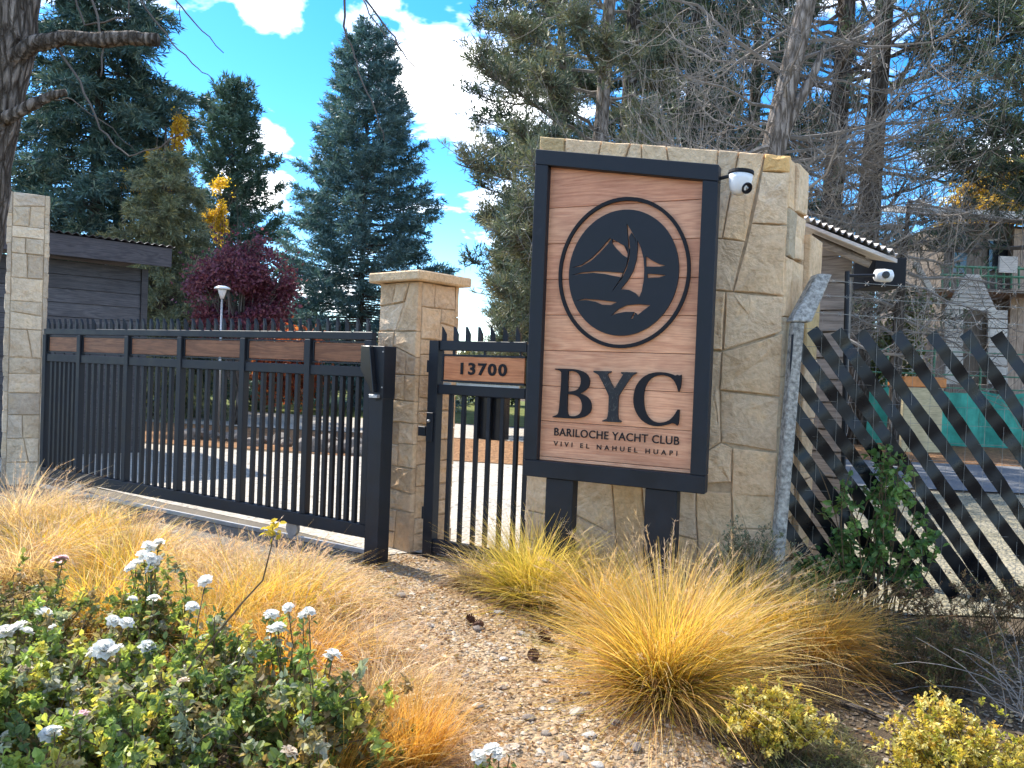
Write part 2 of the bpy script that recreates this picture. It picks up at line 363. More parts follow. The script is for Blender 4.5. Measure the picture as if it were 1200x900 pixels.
def text_mesh(name, body, x0, x1, z0, cap_h, depth, y0, offset=0.0, track=1.0):
    cu = bpy.data.curves.new(name, 'FONT'); cu.body = body; cu.size = 1.0; cu.extrude = 0.5; cu.offset = offset; cu.space_character = track; cu.resolution_u = 4
    ob = bpy.data.objects.new('tmp', cu); COL.objects.link(ob)
    dg = bpy.context.evaluated_depsgraph_get(); me = bpy.data.meshes.new_from_object(ob.evaluated_get(dg))
    bpy.data.objects.remove(ob); bpy.data.curves.remove(cu); me.name = name; me.materials.clear()
    co = np.zeros(len(me.vertices) * 3, np.float32); me.vertices.foreach_get('co', co); co = co.reshape(-1, 3)
    lo, hi = co.min(0), co.max(0)
    n = np.empty_like(co)
    n[:, 0] = x0 + (co[:, 0] - lo[0]) / (hi[0] - lo[0]) * (x1 - x0)
    n[:, 2] = z0 + (co[:, 1] - lo[1]) / (hi[1] - lo[1]) * cap_h
    n[:, 1] = y0 - (co[:, 2] + 0.5) * depth
    me.vertices.foreach_set('co', n.ravel()); me.update(); return me
def smooth_loop(pts, it=2):
    for _ in range(it):
        out_ = []
        for i in range(len(pts)):
            a, b = pts[i], pts[(i + 1) % len(pts)]
            out_ += [(a[0] * .75 + b[0] * .25, a[1] * .75 + b[1] * .25), (a[0] * .25 + b[0] * .75, a[1] * .25 + b[1] * .75)]
        pts = out_
    return pts

# ------------------------------------------------------------------ stone facing
STONES = [(0.72, 0.51, 0.31), (0.75, 0.54, 0.33), (0.67, 0.47, 0.29), (0.76, 0.55, 0.35), (0.64, 0.47, 0.31), (0.72, 0.48, 0.26), (0.68, 0.50, 0.33)]
def poly_area(p): return 0.5 * sum(p[i][0] * p[(i + 1) % len(p)][1] - p[(i + 1) % len(p)][0] * p[i][1] for i in range(len(p)))
def inset_poly(p, d):
    if poly_area(p) < 0: p = p[::-1]
    n = len(p); o = []
    for i in range(n):
        a, b, c = Vector(p[i - 1]), Vector(p[i]), Vector(p[(i + 1) % n])
        e1 = (b - a).normalized(); e2 = (c - b).normalized()
        n1 = Vector((-e1.y, e1.x)); n2 = Vector((-e2.y, e2.x)); k = 1 + n1.dot(n2)
        o.append(tuple(b + (n1 + n2) * (d / max(k, 0.35))))
    return o
def stone(poly, fr, thick, rng, parent, color, proud=0.0, back=0.0, name='stone', joint=0.003):
    """fr = (origin, ex, ez, normal); poly in (s, z)."""
    o, ex, ez, nn = fr
    p = inset_poly(poly, joint)
    q = []
    for i in range(len(p)):
        a, b = Vector(p[i]), Vector(p[(i + 1) % len(p)]); L = (b - a).length
        q.append(a); k = 1 if L < 0.16 else (2 if L < 0.4 else 3)
        t = (b - a).normalized() if L > 0 else Vector((1, 0)); nrm = Vector((-t.y, t.x))
        for j in range(1, k): q.append(a.lerp(b, j / k) + nrm * rng.uniform(-0.001, 0.007))
    q = [tuple(v) for v in q]
    if len(q) < 3: return None
    ins = inset_poly(q, min(0.007, 0.1 * math.sqrt(abs(poly_area(q)))))
    n = len(q); cx = sum(v[0] for v in q) / n; cz = sum(v[1] for v in q) / n
    W = lambda s, z, d: o + ex * s + ez * z + nn * d
    d1 = thick + proud
    vs = [W(*v, -back) for v in q] + [W(*v, d1 - 0.007 + rng.uniform(-.002, .002)) for v in q] + [W(*v, d1 + rng.uniform(-.006, .006)) for v in ins]
    mid = [(cx + (v[0] - cx) * 0.5, cz + (v[1] - cz) * 0.5) for v in ins]
    vs += [W(*v, d1 + rng.uniform(-.006, .010)) for v in mid] + [W(cx, cz, d1 + rng.uniform(-.004, .012))]
    fs = []
    for r_ in range(3):
        fs += [(r_ * n + i, r_ * n + (i + 1) % n, (r_ + 1) * n + (i + 1) % n, (r_ + 1) * n + i) for i in range(n)]
    fs += [(3 * n + i, 3 * n + (i + 1) % n, 4 * n) for i in range(n)] + [tuple(range(n))[::-1]]
    mb = MB().add(vs, fs)
    return mb.build(name, 'stone', parent, world=True, color=color)
def split_poly(p, a, nrm):
    A, B = [], []
    for i in range(len(p)):
        u, v = Vector(p[i]), Vector(p[(i + 1) % len(p)]); du, dv_ = (u - a).dot(nrm), (v - a).dot(nrm)
        (A if du >= 0 else B).append(tuple(u))
        if du * dv_ < 0:
            x = tuple(u.lerp(v, du / (du - dv_))); A.append(x); B.append(x)
    return A, B
def partition(p, target, rng, diag=0.12, aspect=1.25):
    if abs(poly_area(p)) < target * rng.uniform(0.75, 1.7): return [p]
    xs = [v[0] for v in p]; zs = [v[1] for v in p]; w = max(xs) - min(xs); h = max(zs) - min(zs)
    vert = w * rng.uniform(0.85, 1.15) > h / aspect
    a = Vector((min(xs) + w * rng.uniform(0.36, 0.64), min(zs) + h * rng.uniform(0.36, 0.64)))
    ang = rng.gauss(0, diag) + (0 if vert else math.pi / 2)
    A, B = split_poly(p, a, Vector((math.cos(ang), math.sin(ang))))
    if len(A) < 3 or len(B) < 3: return [p]
    return partition(A, target, rng, diag, aspect) + partition(B, target, rng, diag, aspect)

# ================================================================== THE SETTING
def sheet(name, pts, z, mat, cut=0):
    c = Vector((sum(p[0] for p in pts) / len(pts), sum(p[1] for p in pts) / len(pts), z))
    me = bpy.data.meshes.new(name); me.from_pydata([(p[0] - c.x, p[1] - c.y, 0) for p in pts], [], [tuple(range(len(pts)))])
    bm = bmesh.new(); bm.from_mesh(me); bmesh.ops.recalc_face_normals(bm, faces=bm.faces)
    if bm.faces and list(bm.faces)[0].normal.z < 0: bmesh.ops.reverse_faces(bm, faces=bm.faces)
    bm.to_mesh(me); bm.free()
    o = link(name, me, mat); o.location = c; return tag(o, kind='structure')
def wob(pts, rng, k=6, a=0.08):
    o = []
    for i in range(len(pts)):
        p, q = Vector(pts[i]), Vector(pts[(i + 1) % len(pts)])
        for j in range(k): v = p.lerp(q, j / k); o.append((v.x + rng.uniform(-a, a), v.y + rng.uniform(-a, a)))
    return o
R0 = random.Random(11)
sheet('ground', [(-400, -60), (400, -60), (400, 700), (-400, 700)], 0, 'soil')
def gp(*px): return [tuple(gnd(x, y)[:2]) for x, y in px]
sheet('gravel_path', wob(gp((330, 640), (455, 648), (560, 655), (640, 690), (730, 800), (880, 920), (1000, 1080), (640, 1100), (560, 900), (470, 780), (400, 690)), R0, 5, 0.06), 0.006, 'gravel')
# driveway apron in front of the sliding gate, yard behind
GA, GB = Vector((-5.41, 8.9, 0)), Vector((-1.15, 6.35, 0))
gd = (GB - GA).normalized(); gn = Vector((gd.y, -gd.x, 0))          # gn points towards the camera side
if gn.y > 0: gn = -gn
a0, b0 = GA - gd * 1.5, GB + gd * 0.1
sheet('driveway_apron', [tuple((a0 + gn * 0.95)[:2]), tuple((b0 + gn * 0.75)[:2]), tuple((b0 - gn * 0.4)[:2]), tuple((a0 - gn * 0.4)[:2])], 0.010, 'driveway')
w0 = Vector((2.2, 5.6, 0))
sheet('yard', wob([tuple((a0 - gn * 0.4)[:2]), tuple((b0 - gn * 0.2)[:2]), (0.1, 6.3), (2.0, 6.6), (2.4, 12.5), (-4, 13.2), (-14, 16.0), (-13, 11.5)], R0, 4, 0.1), 0.014, 'yard')
sheet('bed', wob([(-14, 16.2), (-4, 13.4), (1.6, 12.7), (2, 16.6), (-14, 19.2)], R0, 6, 0.2), 0.006, 'litter')
sheet('drive_road', wob([(-40, 24), (-14, 19.4), (1.8, 16.8), (4, 20), (-14, 25), (-40, 30)], R0, 4, 0.12), 0.012, 'yard')
sheet('lawn', wob([(-60, 30.5), (-14, 25.2), (4, 20.2), (5, 30), (-10, 60), (-60, 60)], R0, 4, 0.3), 0.010, 'lawn')
sheet('verge', wob([(2.1, 5.35), (9.0, 5.1), (11, 11.3), (2.6, 11.9)], R0, 6, 0.15), 0.012, 'verge')
sheet('side_road', [(2.2, 12.0), (30, 10.4), (34, 14.6), (2.4, 16.0)], 0.016, 'asphalt')
sheet('leaf_bank', wob([(2.4, 16.1), (36, 14.7), (40, 40), (4, 30)], R0, 5, 0.2), 0.012, 'litter')

# ================================================================== SLIDING GATE
grz = math.atan2(gd.y, gd.x); GL = (GB - GA).length
gate = root('sliding_gate', GA, grz, 'long black steel bar gate with spiked top and six brown wooden panels', 'gate')
ginv = wmat(gate).inverted()
def gx(px, py=430): return (ginv @ on_plane(px, py, GA, gn)).x
GT, PB0, PB1, MR, BB = 1.865, 1.775, 1.60, 1.575, 0.16
posts = [0.03, gx(95), gx(151), gx(213), gx(287), gx(363), GL - 0.03]
MB().bbox((0, -.03, GT - .065), (GL, .03, GT)).build('top_rail', 'black', gate, .004)
MB().bbox((0, -.028, MR - .085), (GL, .028, MR)).build('middle_rail', 'black', gate, .004)
MB().bbox((0, -.035, BB), (GL, .035, BB + .11)).build('bottom_rail', 'black', gate, .004)
MB().bbox((-.2, .015, .012), (GL, .045, .05)).build('track', 'grey_steel', gate, .003)
pm = MB().bbox((-.034, -.034, BB + .112), (.034, .034, GT - .067)).mesh('post', .004)
for i, x in enumerate(posts):
    o = link('post', pm, 'black', gate); o.location = (x, -.006, 0)
for x in (0.7, GL - 0.9):
    MB().lathe([(.07, -.02), (.075, -.005), (.06, 0), (.075, .005), (.07, .02)], (x, .03, .11), 14, Matrix.Rotation(math.pi / 2, 3, 'X')).build('roller', 'grey_steel', gate)
bar_m = MB().bbox((-.02, -.019, BB + .111), (.02, .019, MR - .086)).mesh('bar', .003)
sp = MB(); sp.prism([(-.02, -.012, 0), (.02, -.012, 0), (.02, -.012, .055), (-.014, -.012, .115), (-.02, -.012, .115)], (0, .024, 0)); spike_m = sp.mesh('spike')
rail_i = 0
for i in range(6):
    a, b = posts[i] + .034, posts[i + 1] - .034
    n = 6 if b - a > .62 else 5
    for k in range(n):
        x = a + (b - a) * (k + 1) / (n + 1)
        o = link('bar', bar_m, 'black', gate); o.location = (x + R0.uniform(-.004, .004), 0, 0)
    wp = MB().bbox((a + .03, -.012, PB1 + .012), (b - .03, .012, PB0 - .004)).build('wooden_panel', 'panelwood', gate, .003, color=(R0.uniform(.85, 1.1),) * 3)
    f = MB()
    for (x0, x1, z0, z1) in ((a + .01, b - .01, PB0, PB0 + .012), (a + .01, b - .01, PB1 - .004, PB1 + .008), (a + .012, a + .026, PB1 + .009, PB0 - .001), (b - .026, b - .012, PB1 + .009, PB0 - .001)):
        f.bbox((x0, -.016, z0), (x1, .016, z1))
    f.build('panel_frame', 'black', wp)
    for x in (a + .12, (a + b) / 2, b - .12):
        MB().bbox((x - .008, -.006, MR), (x + .008, .006, PB1 - .005)).build('panel_stud', 'black', wp)
ns = 44
for k in range(ns):
    o = link('spike', spike_m, 'black', gate); o.location = (.05 + (GL - .12) * k / (ns - 1), 0, GT)
    o.rotation_euler = (R0.gauss(0, .03), R0.gauss(0, .03), R0.gauss(0, .25))

# end post with its sloping hood
pe = root('gate_catch_post', GB + gd * 0.16 + gn * 0.13, grz, 'broad black steel post with angular hood box closing the sliding gate', 'gate post')
MB().bbox((-.02, -.07, 0), (.12, .07, 1.50)).build('post', 'black', pe, .004)
hood = MB().prism([(-.075, -.075, 1.745), (.125, -.075, 1.745), (.125, -.075, 1.33), (.05, -.075, 1.31), (-.075, -.075, 1.50)], (0, .15, 0))
hood.build('hood', 'black', pe, .004)
MB().prism([(-.075, -.125, 1.743), (.015, -.125, 1.743), (.07, -.125, 1.38), (.045, -.125, 1.38), (-.075, -.125, 1.56)], (0, .049, 0)).build('hood_cheek', 'lens', pe, .003)
MB().bbox((.02, -.12, 1.335), (.10, -.076, 1.362)).build('pale_plate', 'grey_steel', pe, .003)
for z in (1.70, 1.42): MB().lathe([(.007, 0), (.005, .005)], (.115, -.076, z), 8, Matrix.Rotation(math.pi / 2, 3, 'X')).build('bolt', 'grey_steel', pe)

# ================================================================== STONE PILLARS
def pillar(name, corner, alpha, wl, wr, top, label, seed, target, cap=False, cols=STONES):
    """corner: nearest vertical edge; left face recedes to the left by alpha."""
    rng = random.Random(seed)
    eL = Vector((-math.cos(alpha), math.sin(alpha), 0)); eR = Vector((math.sin(alpha), math.cos(alpha), 0))
    c = Vector(corner); r = root(name, c + eL * wl / 2 + eR * wr / 2, 0, label, 'pillar')
    t = 0.045
    ins = lambda a, b: c + eL * a + eR * b
    core = MB().prism([ins(.016, .016), ins(wl - .016, .016), ins(wl - .016, wr - .016), ins(.016, wr - .016)], (0, 0, top - .02))
    core.build('mortar_core', 'mortar', r, world=True)
    up = Vector((0, 0, 1))
    nL, nR = -eR, -eL                          # outward normals of the left and right visible faces
    faces = [((c + eL * wl + eR * t, -eL, up, nL), wl), ((c + eL * t, eR, up, nR), wr),
             ((c + eL * wl + eR * wr - eL * t, -eR, up, eL), wr), ((c + eR * wr - eR * t, eL, up, eR), wl)]
    for k, (fr, w) in enumerate(faces):
        x0, x1 = (0, w) if k in (0, 3) else (t + .002, w - t - .002)
        z = 0.0; rows = []
        while z < top - .01:
            h = rng.uniform(.24, .42)
            if top - z - h < .16: h = top - z
            rows.append((z, z + h)); z += h
        ps = []
        for (z0, z1) in rows:
            s0, s1 = rng.uniform(-.015, .015), rng.uniform(-.015, .015)
            ps += partition([(x0, z0), (x1, z0), (x1, z1), (x0, z1)], target, rng, .1, 1.0)
        for p in ps:
            col = rng.choice(cols); f = rng.uniform(.82, 1.12)
            stone(p, fr, t, rng, r, tuple(v * f for v in col), rng.uniform(-.005, .008))
    if cap:
        e = .075
        pts = [ins(-e, -e), ins(wl + e, -e), ins(wl + e, wr + e), ins(-e, wr + e)]
        bm_ = MB(); rr = []
        for i in range(4):
            a, b = pts[i], pts[(i + 1) % 4]
            for j in range(4): rr.append(a.lerp(b, j / 4) + Vector((rng.uniform(-.008, .008), rng.uniform(-.008, .008), 0)))
        bm_.prism([p + Vector((0, 0, top + .002)) for p in rr], (0, 0, .085))
        bm_.build('cap_stone', 'stone', r, .012, world=True, color=(.66, .48, .29))
    return r
pillar('stone_pillar', gnd(479, 650) + Vector((0, 0.02, 0)), rad(40), .50, .50, 2.315, 'squat sandstone pillar with overhanging slab cap between the two gates', 5, .055, True,
       [(0.66, 0.47, 0.29), (0.68, 0.49, 0.31), (0.62, 0.43, 0.26), (0.65, 0.48, 0.32), (0.60, 0.42, 0.26)])
lp = at(5, 400, 9.0); lp.z = 0
pillar('stone_pillar', lp, rad(58), .62, .42, 3.46, 'tall slim sandstone pillar without a cap at far left end of the long gate', 9, .075, False,
       [(0.58, 0.47, 0.34), (0.61, 0.49, 0.35), (0.55, 0.44, 0.32), (0.63, 0.51, 0.37), (0.52, 0.43, 0.33)])

# ================================================================== PEDESTRIAN GATE
PA, PB = Vector((-.675, 6.40, 0)), Vector((.17, 5.905, 0))
pd = (PB - PA).normalized(); prz = math.atan2(pd.y, pd.x); PL = (PB - PA).length; pn = Vector((pd.y, -pd.x, 0))
pg = root('pedestrian_gate', PA, prz, 'narrow black steel bar gate with wooden number plate 13700', 'gate')
pinv = wmat(pg).inverted()
def pgx(px, py=470): return (pinv @ on_plane(px, py, PA, pn)).x
MB().bbox((0, -.045, .02), (.095, .045, 1.815)).build('gate_stile', 'black', pg, .004)
MB().bbox((PL - .06, -.03, .06), (PL, .03, 1.80)).build('gate_stile', 'black', pg, .004)
MB().bbox((.0955, -.03, 1.735), (PL - .061, .03, 1.815)).build('top_rail', 'black', pg, .004)
MB().bbox((.0955, -.03, 1.375), (PL - .061, .03, 1.455)).build('middle_rail', 'black', pg, .004)
MB().bbox((.0955, -.03, .06), (PL - .061, .03, .17)).build('bottom_rail', 'black', pg, .004)
bx = [pgx(x) for x in (529, 544, 559.5, 574, 590, 606.5)]
for x in bx: MB().bbox((x - .017, -.017, .171), (x + .017, .017, 1.374)).build('bar', 'black', pg, .003)
for k in range(7):
    o = link('spike', spike_m, 'black', pg); o.location = (.12 + .118 * k, 0, 1.816); o.rotation_euler = (0, 0, R0.gauss(0, .2))
n0, n1 = pgx(523, 432), PL - .07
plate = MB().bbox((n0, -.035, 1.495), (n1, -.012, 1.69)).build('number_plate', 'signwood', pg, .003, color=(.85, .66, .5))
f = MB()
for (x0, x1, z0, z1) in ((n0 - .018, n1 + .004, 1.691, 1.706), (n0 - .018, n1 + .004, 1.479, 1.494), (n0 - .018, n0 - .001, 1.4945, 1.6905)): f.bbox((x0, -.04, z0), (x1, -.008, z1))
f.build('plate_frame', 'black', plate)
d0, d1 = pgx(543, 432), pgx(597, 432)
link('house_number', text_mesh('house_number', '13700', d0, d1, 1.543, .098, .008, -.0355, .028, 1.22), 'blackmatt', plate)
for x in (n0 + .08, (n0 + n1) / 2, n1 - .05): MB().bbox((x - .008, -.02, 1.7065), (x + .008, .0, 1.7345)).build('plate_stud', 'black', pg)
for x0, x1 in ((n0 - .01, n0 + .06), (n0 + .12, n1 - .05)): MB().bbox((x0, -.02, 1.4555), (x1, -.004, 1.474)).build('plate_clip', 'grey_steel', pg)
mx0, mx1 = pgx(557, 490), pgx(587, 490)
MB().bbox((mx0, .03, 1.03), (mx1, .14, 1.374)).build('letter_box', 'lens', pg, .008)
MB().bbox((-.075, -.06, 1.02), (-.001, .0, 1.10)).build('lock_keeper', 'black', pg, .004)
MB().bbox((.01, -.062, .98), (.075, -.0455, 1.22)).build('lock_plate', 'black', pg, .003)
MB().lathe([(.012, 0), (.012, .02), (.006, .026)], (.045, -.062, 1.15), 12, Matrix.Rotation(math.pi / 2, 3, 'X')).build('keyhole', 'grey_steel', pg, smooth=True)
for z in (.38, 1.6): MB().lathe([(.018, -.05), (.018, .05)], (-.012, -.02, z), 10).build('hinge', 'black', pg)

# ================================================================== STONE WALL BEHIND THE SIGN
WFL, WFR = Vector((.135, 5.875, 0)), Vector((1.783, 5.10, 0))
WBR, WBL = Vector((2.03, 5.46, 0)), Vector((.33, 6.26, 0))
wd = (WFR - WFL).normalized(); wnrm = Vector((wd.y, -wd.x, 0)); WL = (WFR - WFL).length
wall = root('stone_wall', (WFL + WFR + WBL + WBR) / 4, 0, 'tall sandstone wall with sloping top standing behind the wooden sign', 'wall')
ZT0, ZT1 = 3.385, 3.085
ztop = lambda s: ZT0 + (ZT1 - ZT0) * s / WL
t = 0.06
ci = lambda p, q, r_: p
MB().add([WFL + wd * .03 - wnrm * .020, WFR - wd * .03 - wnrm * .020, WBR - wd * .06 + wnrm * .05, WBL + wd * .03 + wnrm * .05] +
         [v + Vector((0, 0, z)) for v, z in zip((WFL + wd * .03 - wnrm * .020, WFR - wd * .03 - wnrm * .020, WBR - wd * .06 + wnrm * .05, WBL + wd * .03 + wnrm * .05), (ZT0 - .03, ZT1 - .03, ZT1 - .03, ZT0 - .03))],
         [(3, 2, 1, 0), (4, 5, 6, 7), (0, 1, 5, 4), (1, 2, 6, 5), (2, 3, 7, 6), (3, 0, 4, 7)]).build('mortar_core', 'mortar', wall, world=True)
up = Vector((0, 0, 1))
wfr = (WFL - wnrm * t, wd, up, wnrm)
def ws(px, py):
    p = on_plane(px, py, WFL, wnrm); return ((p - WFL).dot(wd), p.z)
Z1 = lambda x, y: ws(800 + x / 3.6, 150 + y / 3.6)
Z2 = lambda x, y: ws(800 + x / 3.6, 390 + y / 3.6)
xs_top = lambda s: (s, ztop(s))
rw = random.Random(21)
TAN, GREY, ORG, PALE = (.76, .54, .33), (.70, .52, .34), (.78, .47, .19), (.79, .58, .37)
s_a = Z1(150, 98)[0]; s_b = Z1(237, 104)[0]; s_c = Z1(347, 108)[0]
traced = [
 ([xs_top(s_a), xs_top(s_b), Z1(166, 466), Z1(108, 470)], GREY), ([xs_top(s_b), xs_top(s_c), Z1(263, 479), Z1(166, 466)], TAN),
 ([xs_top(s_c), xs_top(WL), (WL, Z1(452, 190)[1]), Z1(335, 183)], ORG), ([Z1(335, 183), (WL, Z1(452, 190)[1]), (WL, Z1(430, 412)[1]), Z1(290, 402)], PALE),
 ([Z1(290, 402), (WL, Z1(430, 412)[1]), (WL, Z1(388, 711)[1]), Z1(213, 691)], TAN), ([Z1(108, 470), Z1(166, 466), Z1(263, 479), Z1(213, 691), Z1(100, 681)], GREY),
 ([Z1(182, 690), Z1(213, 691), (WL, Z1(388, 711)[1]), (WL, Z1(386, 860)[1]), Z1(168, 940)], PALE), ([Z1(100, 681), Z1(182, 690), Z1(168, 940), Z1(90, 935)], TAN),
 ([Z2(166, 80), (WL, Z2(388, 0)[1]), (WL, Z2(385, 270)[1]), Z2(156, 243)], TAN), ([Z2(156, 243), (WL, Z2(385, 270)[1]), (WL, Z2(372, 502)[1]), Z2(160, 464)], GREY),
 ([Z2(90, 74), Z2(166, 80), Z2(156, 243), Z2(160, 464), Z2(80, 512)], GREY), ([Z2(80, 512), Z2(160, 464), Z2(210, 486), Z2(205, 632), Z2(70, 640)], PALE),
 ([Z2(210, 486), (WL, Z2(368, 504)[1]), (WL, Z2(365, 690)[1]), Z2(205, 690), Z2(205, 632)], TAN)]
for p, col in traced:
    f = rw.uniform(.9, 1.08); stone(p, wfr, t, rw, wall, tuple(v * f for v in col), rw.uniform(-.006, .008), joint=.004)
sx = min(v[0] for p, c_ in traced for v in p) - .001
# the rest of the front: a top course, the part behind the sign and the foot
tc_x = [0, .21, .50, .72, .80, .98, s_a]
for i in range(6):
    lo = ztop((tc_x[i] + tc_x[i + 1]) / 2) - .31
    d_ = [0, 0, .05, .10, -.02, -.06, 0]
    stone([xs_top(tc_x[i]), xs_top(tc_x[i + 1]), (tc_x[i + 1] - (d_[i + 1] if i < 5 else 0), lo), (tc_x[i] - d_[i], lo)], wfr, t, rw, wall, rw.choice([TAN, PALE, TAN, (.54, .39, .2)]), rw.uniform(-.004, .008), joint=.004)
zf = Z2(365, 690)[1]
for p in partition([(0, zf), (sx, zf), (sx, 3.0), (0, 3.05)], .13, rw): stone(p, wfr, t, rw, wall, rw.choice(STONES), rw.uniform(-.005, .006))
for p in partition([(0, 0), (WL, 0), (WL, zf - .002), (0, zf - .002)], .13, rw): stone(p, wfr, t, rw, wall, rw.choice(STONES), rw.uniform(-.005, .006))
# right end face
ed = (WBR - WFR).normalized(); en = Vector((ed.y, -ed.x, 0)); EL = (WBR - WFR).length
efr = (WFR - en * .05 + ed * .0, ed, up, en)
zz = [0, .32, .62, .95, 1.28, 1.62, 2.02, 2.42, 2.74, 3.07]
for i in range(len(zz) - 1):
    cut = .13 + rw.uniform(-.04, .06)
    for p in ([(-.005, zz[i]), (cut, zz[i]), (cut + rw.uniform(-.03, .03), zz[i + 1]), (-.005, zz[i + 1])], [(cut, zz[i]), (EL, zz[i] + .02), (EL, zz[i + 1]), (cut, zz[i + 1])]):
        stone(p, efr, .05, rw, wall, rw.choice([PALE, TAN, (.50, .40, .27)]), rw.uniform(-.004, .015))
# left end and back
lfr = (WBL + wd * .03, (WFL - WBL).normalized(), up, -wd)
for p in partition([(0, 0), ((WFL - WBL).length, 0), ((WFL - WBL).length, 3.3), (0, 3.3)], .1, rw): stone(p, lfr, .03, rw, wall, rw.choice(STONES))
bfr = (WBR + wnrm * .04, -wd, up, -wnrm)
for p in partition([(0, 0), (WL, 0), (WL, 3.3), (0, 3.05)], .3, rw): stone(p, bfr, .04, rw, wall, rw.choice(STONES))
# lower return behind the end face
q0 = WBR + ed * .01
rr_ = [q0 - wd * .45, q0 + wd * .03, q0 + wd * .03 + ed * .36, q0 - wd * .45 + ed * .36]
rfr = (rr_[1] - en * .04, ed, up, en)
MB().prism([rr_[0], rr_[1] - wd * .05, rr_[2] - wd * .05, rr_[3]], (0, 0, 2.62)).build('return_core', 'mortar', wall, world=True)
for i in range(6):
    stone([(0, i * .44), (.36, i * .44), (.36, i * .44 + .44), (0, i * .44 + .44)], rfr, .05, rw, wall, rw.choice([(.55, .40, .2), TAN, PALE]), rw.uniform(-.01, .01))

# ================================================================== THE SIGN
SO = Vector((.122, 5.45, 0)); sdv = Vector((1.268, 4.903, 0)) - SO; SW = sdv.length; sd = sdv.normalized(); srz = math.atan2(sd.y, sd.x)
sn_ = Vector((sd.y, -sd.x, 0))
sign = root('wooden_sign', SO, srz, 'big black framed plank sign with yacht emblem and lettering BYC on two posts', 'sign')
SB, STL, STR = .855, 3.150, 2.940
zt = lambda x: STL + (STR - STL) * x / SW
fw, fb, ft = .098, .115, .105
Y0, Y1 = -.045, .045                       # frame front and back
PY = .012                                  # face of the planks
def sxy(px, py):
    p = wmat(sign).inverted() @ on_plane(px, py, SO + sn_ * (-PY), sn_); return (p.x, p.z)
def frame(name, pts): MB().prism([(x, Y0, z) for x, z in pts], (0, Y1 - Y0, 0)).build(name, 'black', sign, .004)
frame('frame_top', [(0, zt(0)), (SW, zt(SW)), (SW, zt(SW) - ft), (0, zt(0) - ft)])
frame('frame_bottom', [(0, SB), (SW, SB), (SW, SB + fb), (0, SB + fb)])
frame('frame_side', [(0, SB + fb + .001), (fw, SB + fb + .001), (fw, zt(fw) - ft - .001), (0, zt(0) - ft - .001)])
frame('frame_side', [(SW - fw, SB + fb + .001), (SW, SB + fb + .001), (SW, zt(SW) - ft - .001), (SW - fw, zt(SW - fw) - ft - .001)])
MB().prism([(.02, PY + .024, SB + .02), (SW - .02, PY + .024, SB + .02), (SW - .02, PY + .024, zt(SW) - .03), (.02, PY + .024, zt(0) - .03)], (0, .012, 0)).build('back_board', 'blackmatt', sign)
seams = [SB + fb] + [sxy(722, y)[1] for y in (542.5, 499, 456, 412.7, 369.6, 326.5, 283, 239.5)]
lo_, hi_ = fw - .003, SW - fw + .003
tones = [(.98, .96, .95), (.88, .86, .86), (1.0, .98, .96), (.95, .95, .95), (1.05, 1.03, 1.0), (.92, .85, .82), (.98, .9, .88), (.93, .9, .9), (.9, .8, .78)]
for i in range(9):
    z0 = seams[i] + .0016; z1 = seams[i + 1] - .0016 if i < 8 else None
    top_l, top_r = (z1, z1) if z1 else (zt(lo_) - ft + .004, zt(hi_) - ft + .004)
    MB().prism([(lo_, PY, z0), (hi_, PY, z0), (hi_, PY, top_r), (lo_, PY, top_l)], (0, .022, 0)).build('plank', 'signwood', sign, .0025, color=tones[i])
RXF = (sxy(806.5, 320)[0] - sxy(653, 320)[0]) / (sxy(730, 231.5)[1] - sxy(730, 408)[1])
def circ(c, r, n=72): return [(c[0] + RXF * r * math.cos(2 * math.pi * k / n), c[1] + r * math.sin(2 * math.pi * k / n)) for k in range(n)]
ce = sxy(729.8, 320.0)
RO = (sxy(730, 231.5)[1] - sxy(730, 408)[1]) / 2; RD = (sxy(730, 246.6)[1] - sxy(730, 394)[1]) / 2
link('emblem_ring', fill_mesh('emblem_ring', [circ(ce, RO), circ(ce, RO - .024)], .02, PY - .0005), 'blackmatt', sign)
ez = lambda x, y: sxy(640 + x / 4.5, 220 + y / 4.5)
def ezs(pts, s=0): 
    l = [ez(*p) for p in pts]; return smooth_loop(l, s) if s else l
holes = [
 ezs([(138, 423), (190, 408), (245, 370), (290, 325), (338, 268), (348, 272), (330, 298), (285, 347), (235, 392), (185, 418)]),          # mountain, left flank
 ezs([(352, 272), (385, 290), (415, 308), (442, 322), (440, 348), (436, 374), (405, 355), (372, 322), (352, 296)]),                         # snow flank by the mast
 ezs([(428, 190), (450, 225), (474, 270), (477, 300), (470, 268), (452, 240), (440, 262), (446, 318), (443, 370), (430, 425), (405, 478), (348, 556), (362, 530), (400, 470), (425, 415), (434, 350), (436, 280)]),
 ezs([(484, 276), (504, 322), (517, 375), (521, 430), (518, 490), (508, 545), (494, 580), (472, 556), (440, 540), (396, 536), (432, 492), (462, 440), (480, 380), (486, 320)]),   # main sail
 ezs([(529, 362), (560, 385), (595, 402), (634, 412), (600, 418), (529, 417)]), ezs([(537, 455), (585, 457), (636, 462), (600, 474), (537, 478)]),
 ezs([(132, 463), (190, 448), (260, 441), (330, 444), (408, 450), (402, 474), (360, 466), (310, 456), (250, 450), (190, 455)]),            # horizon line
 ezs([(162, 597), (205, 586), (262, 590), (320, 597), (378, 604), (345, 620), (300, 618), (262, 602), (215, 593)]),
 ezs([(345, 675), (385, 640), (430, 620), (490, 615), (554, 620), (520, 645), (486, 672), (474, 660), (462, 690), (448, 692), (468, 656), (425, 655), (385, 662)]),
]
link('emblem_disc', fill_mesh('emblem_disc', [circ(ce, RD)] + holes, .016, PY - .0005), 'black', sign)
tz = lambda x, y: sxy(630 + x / 6.2053, 415 + y / 6.2053)
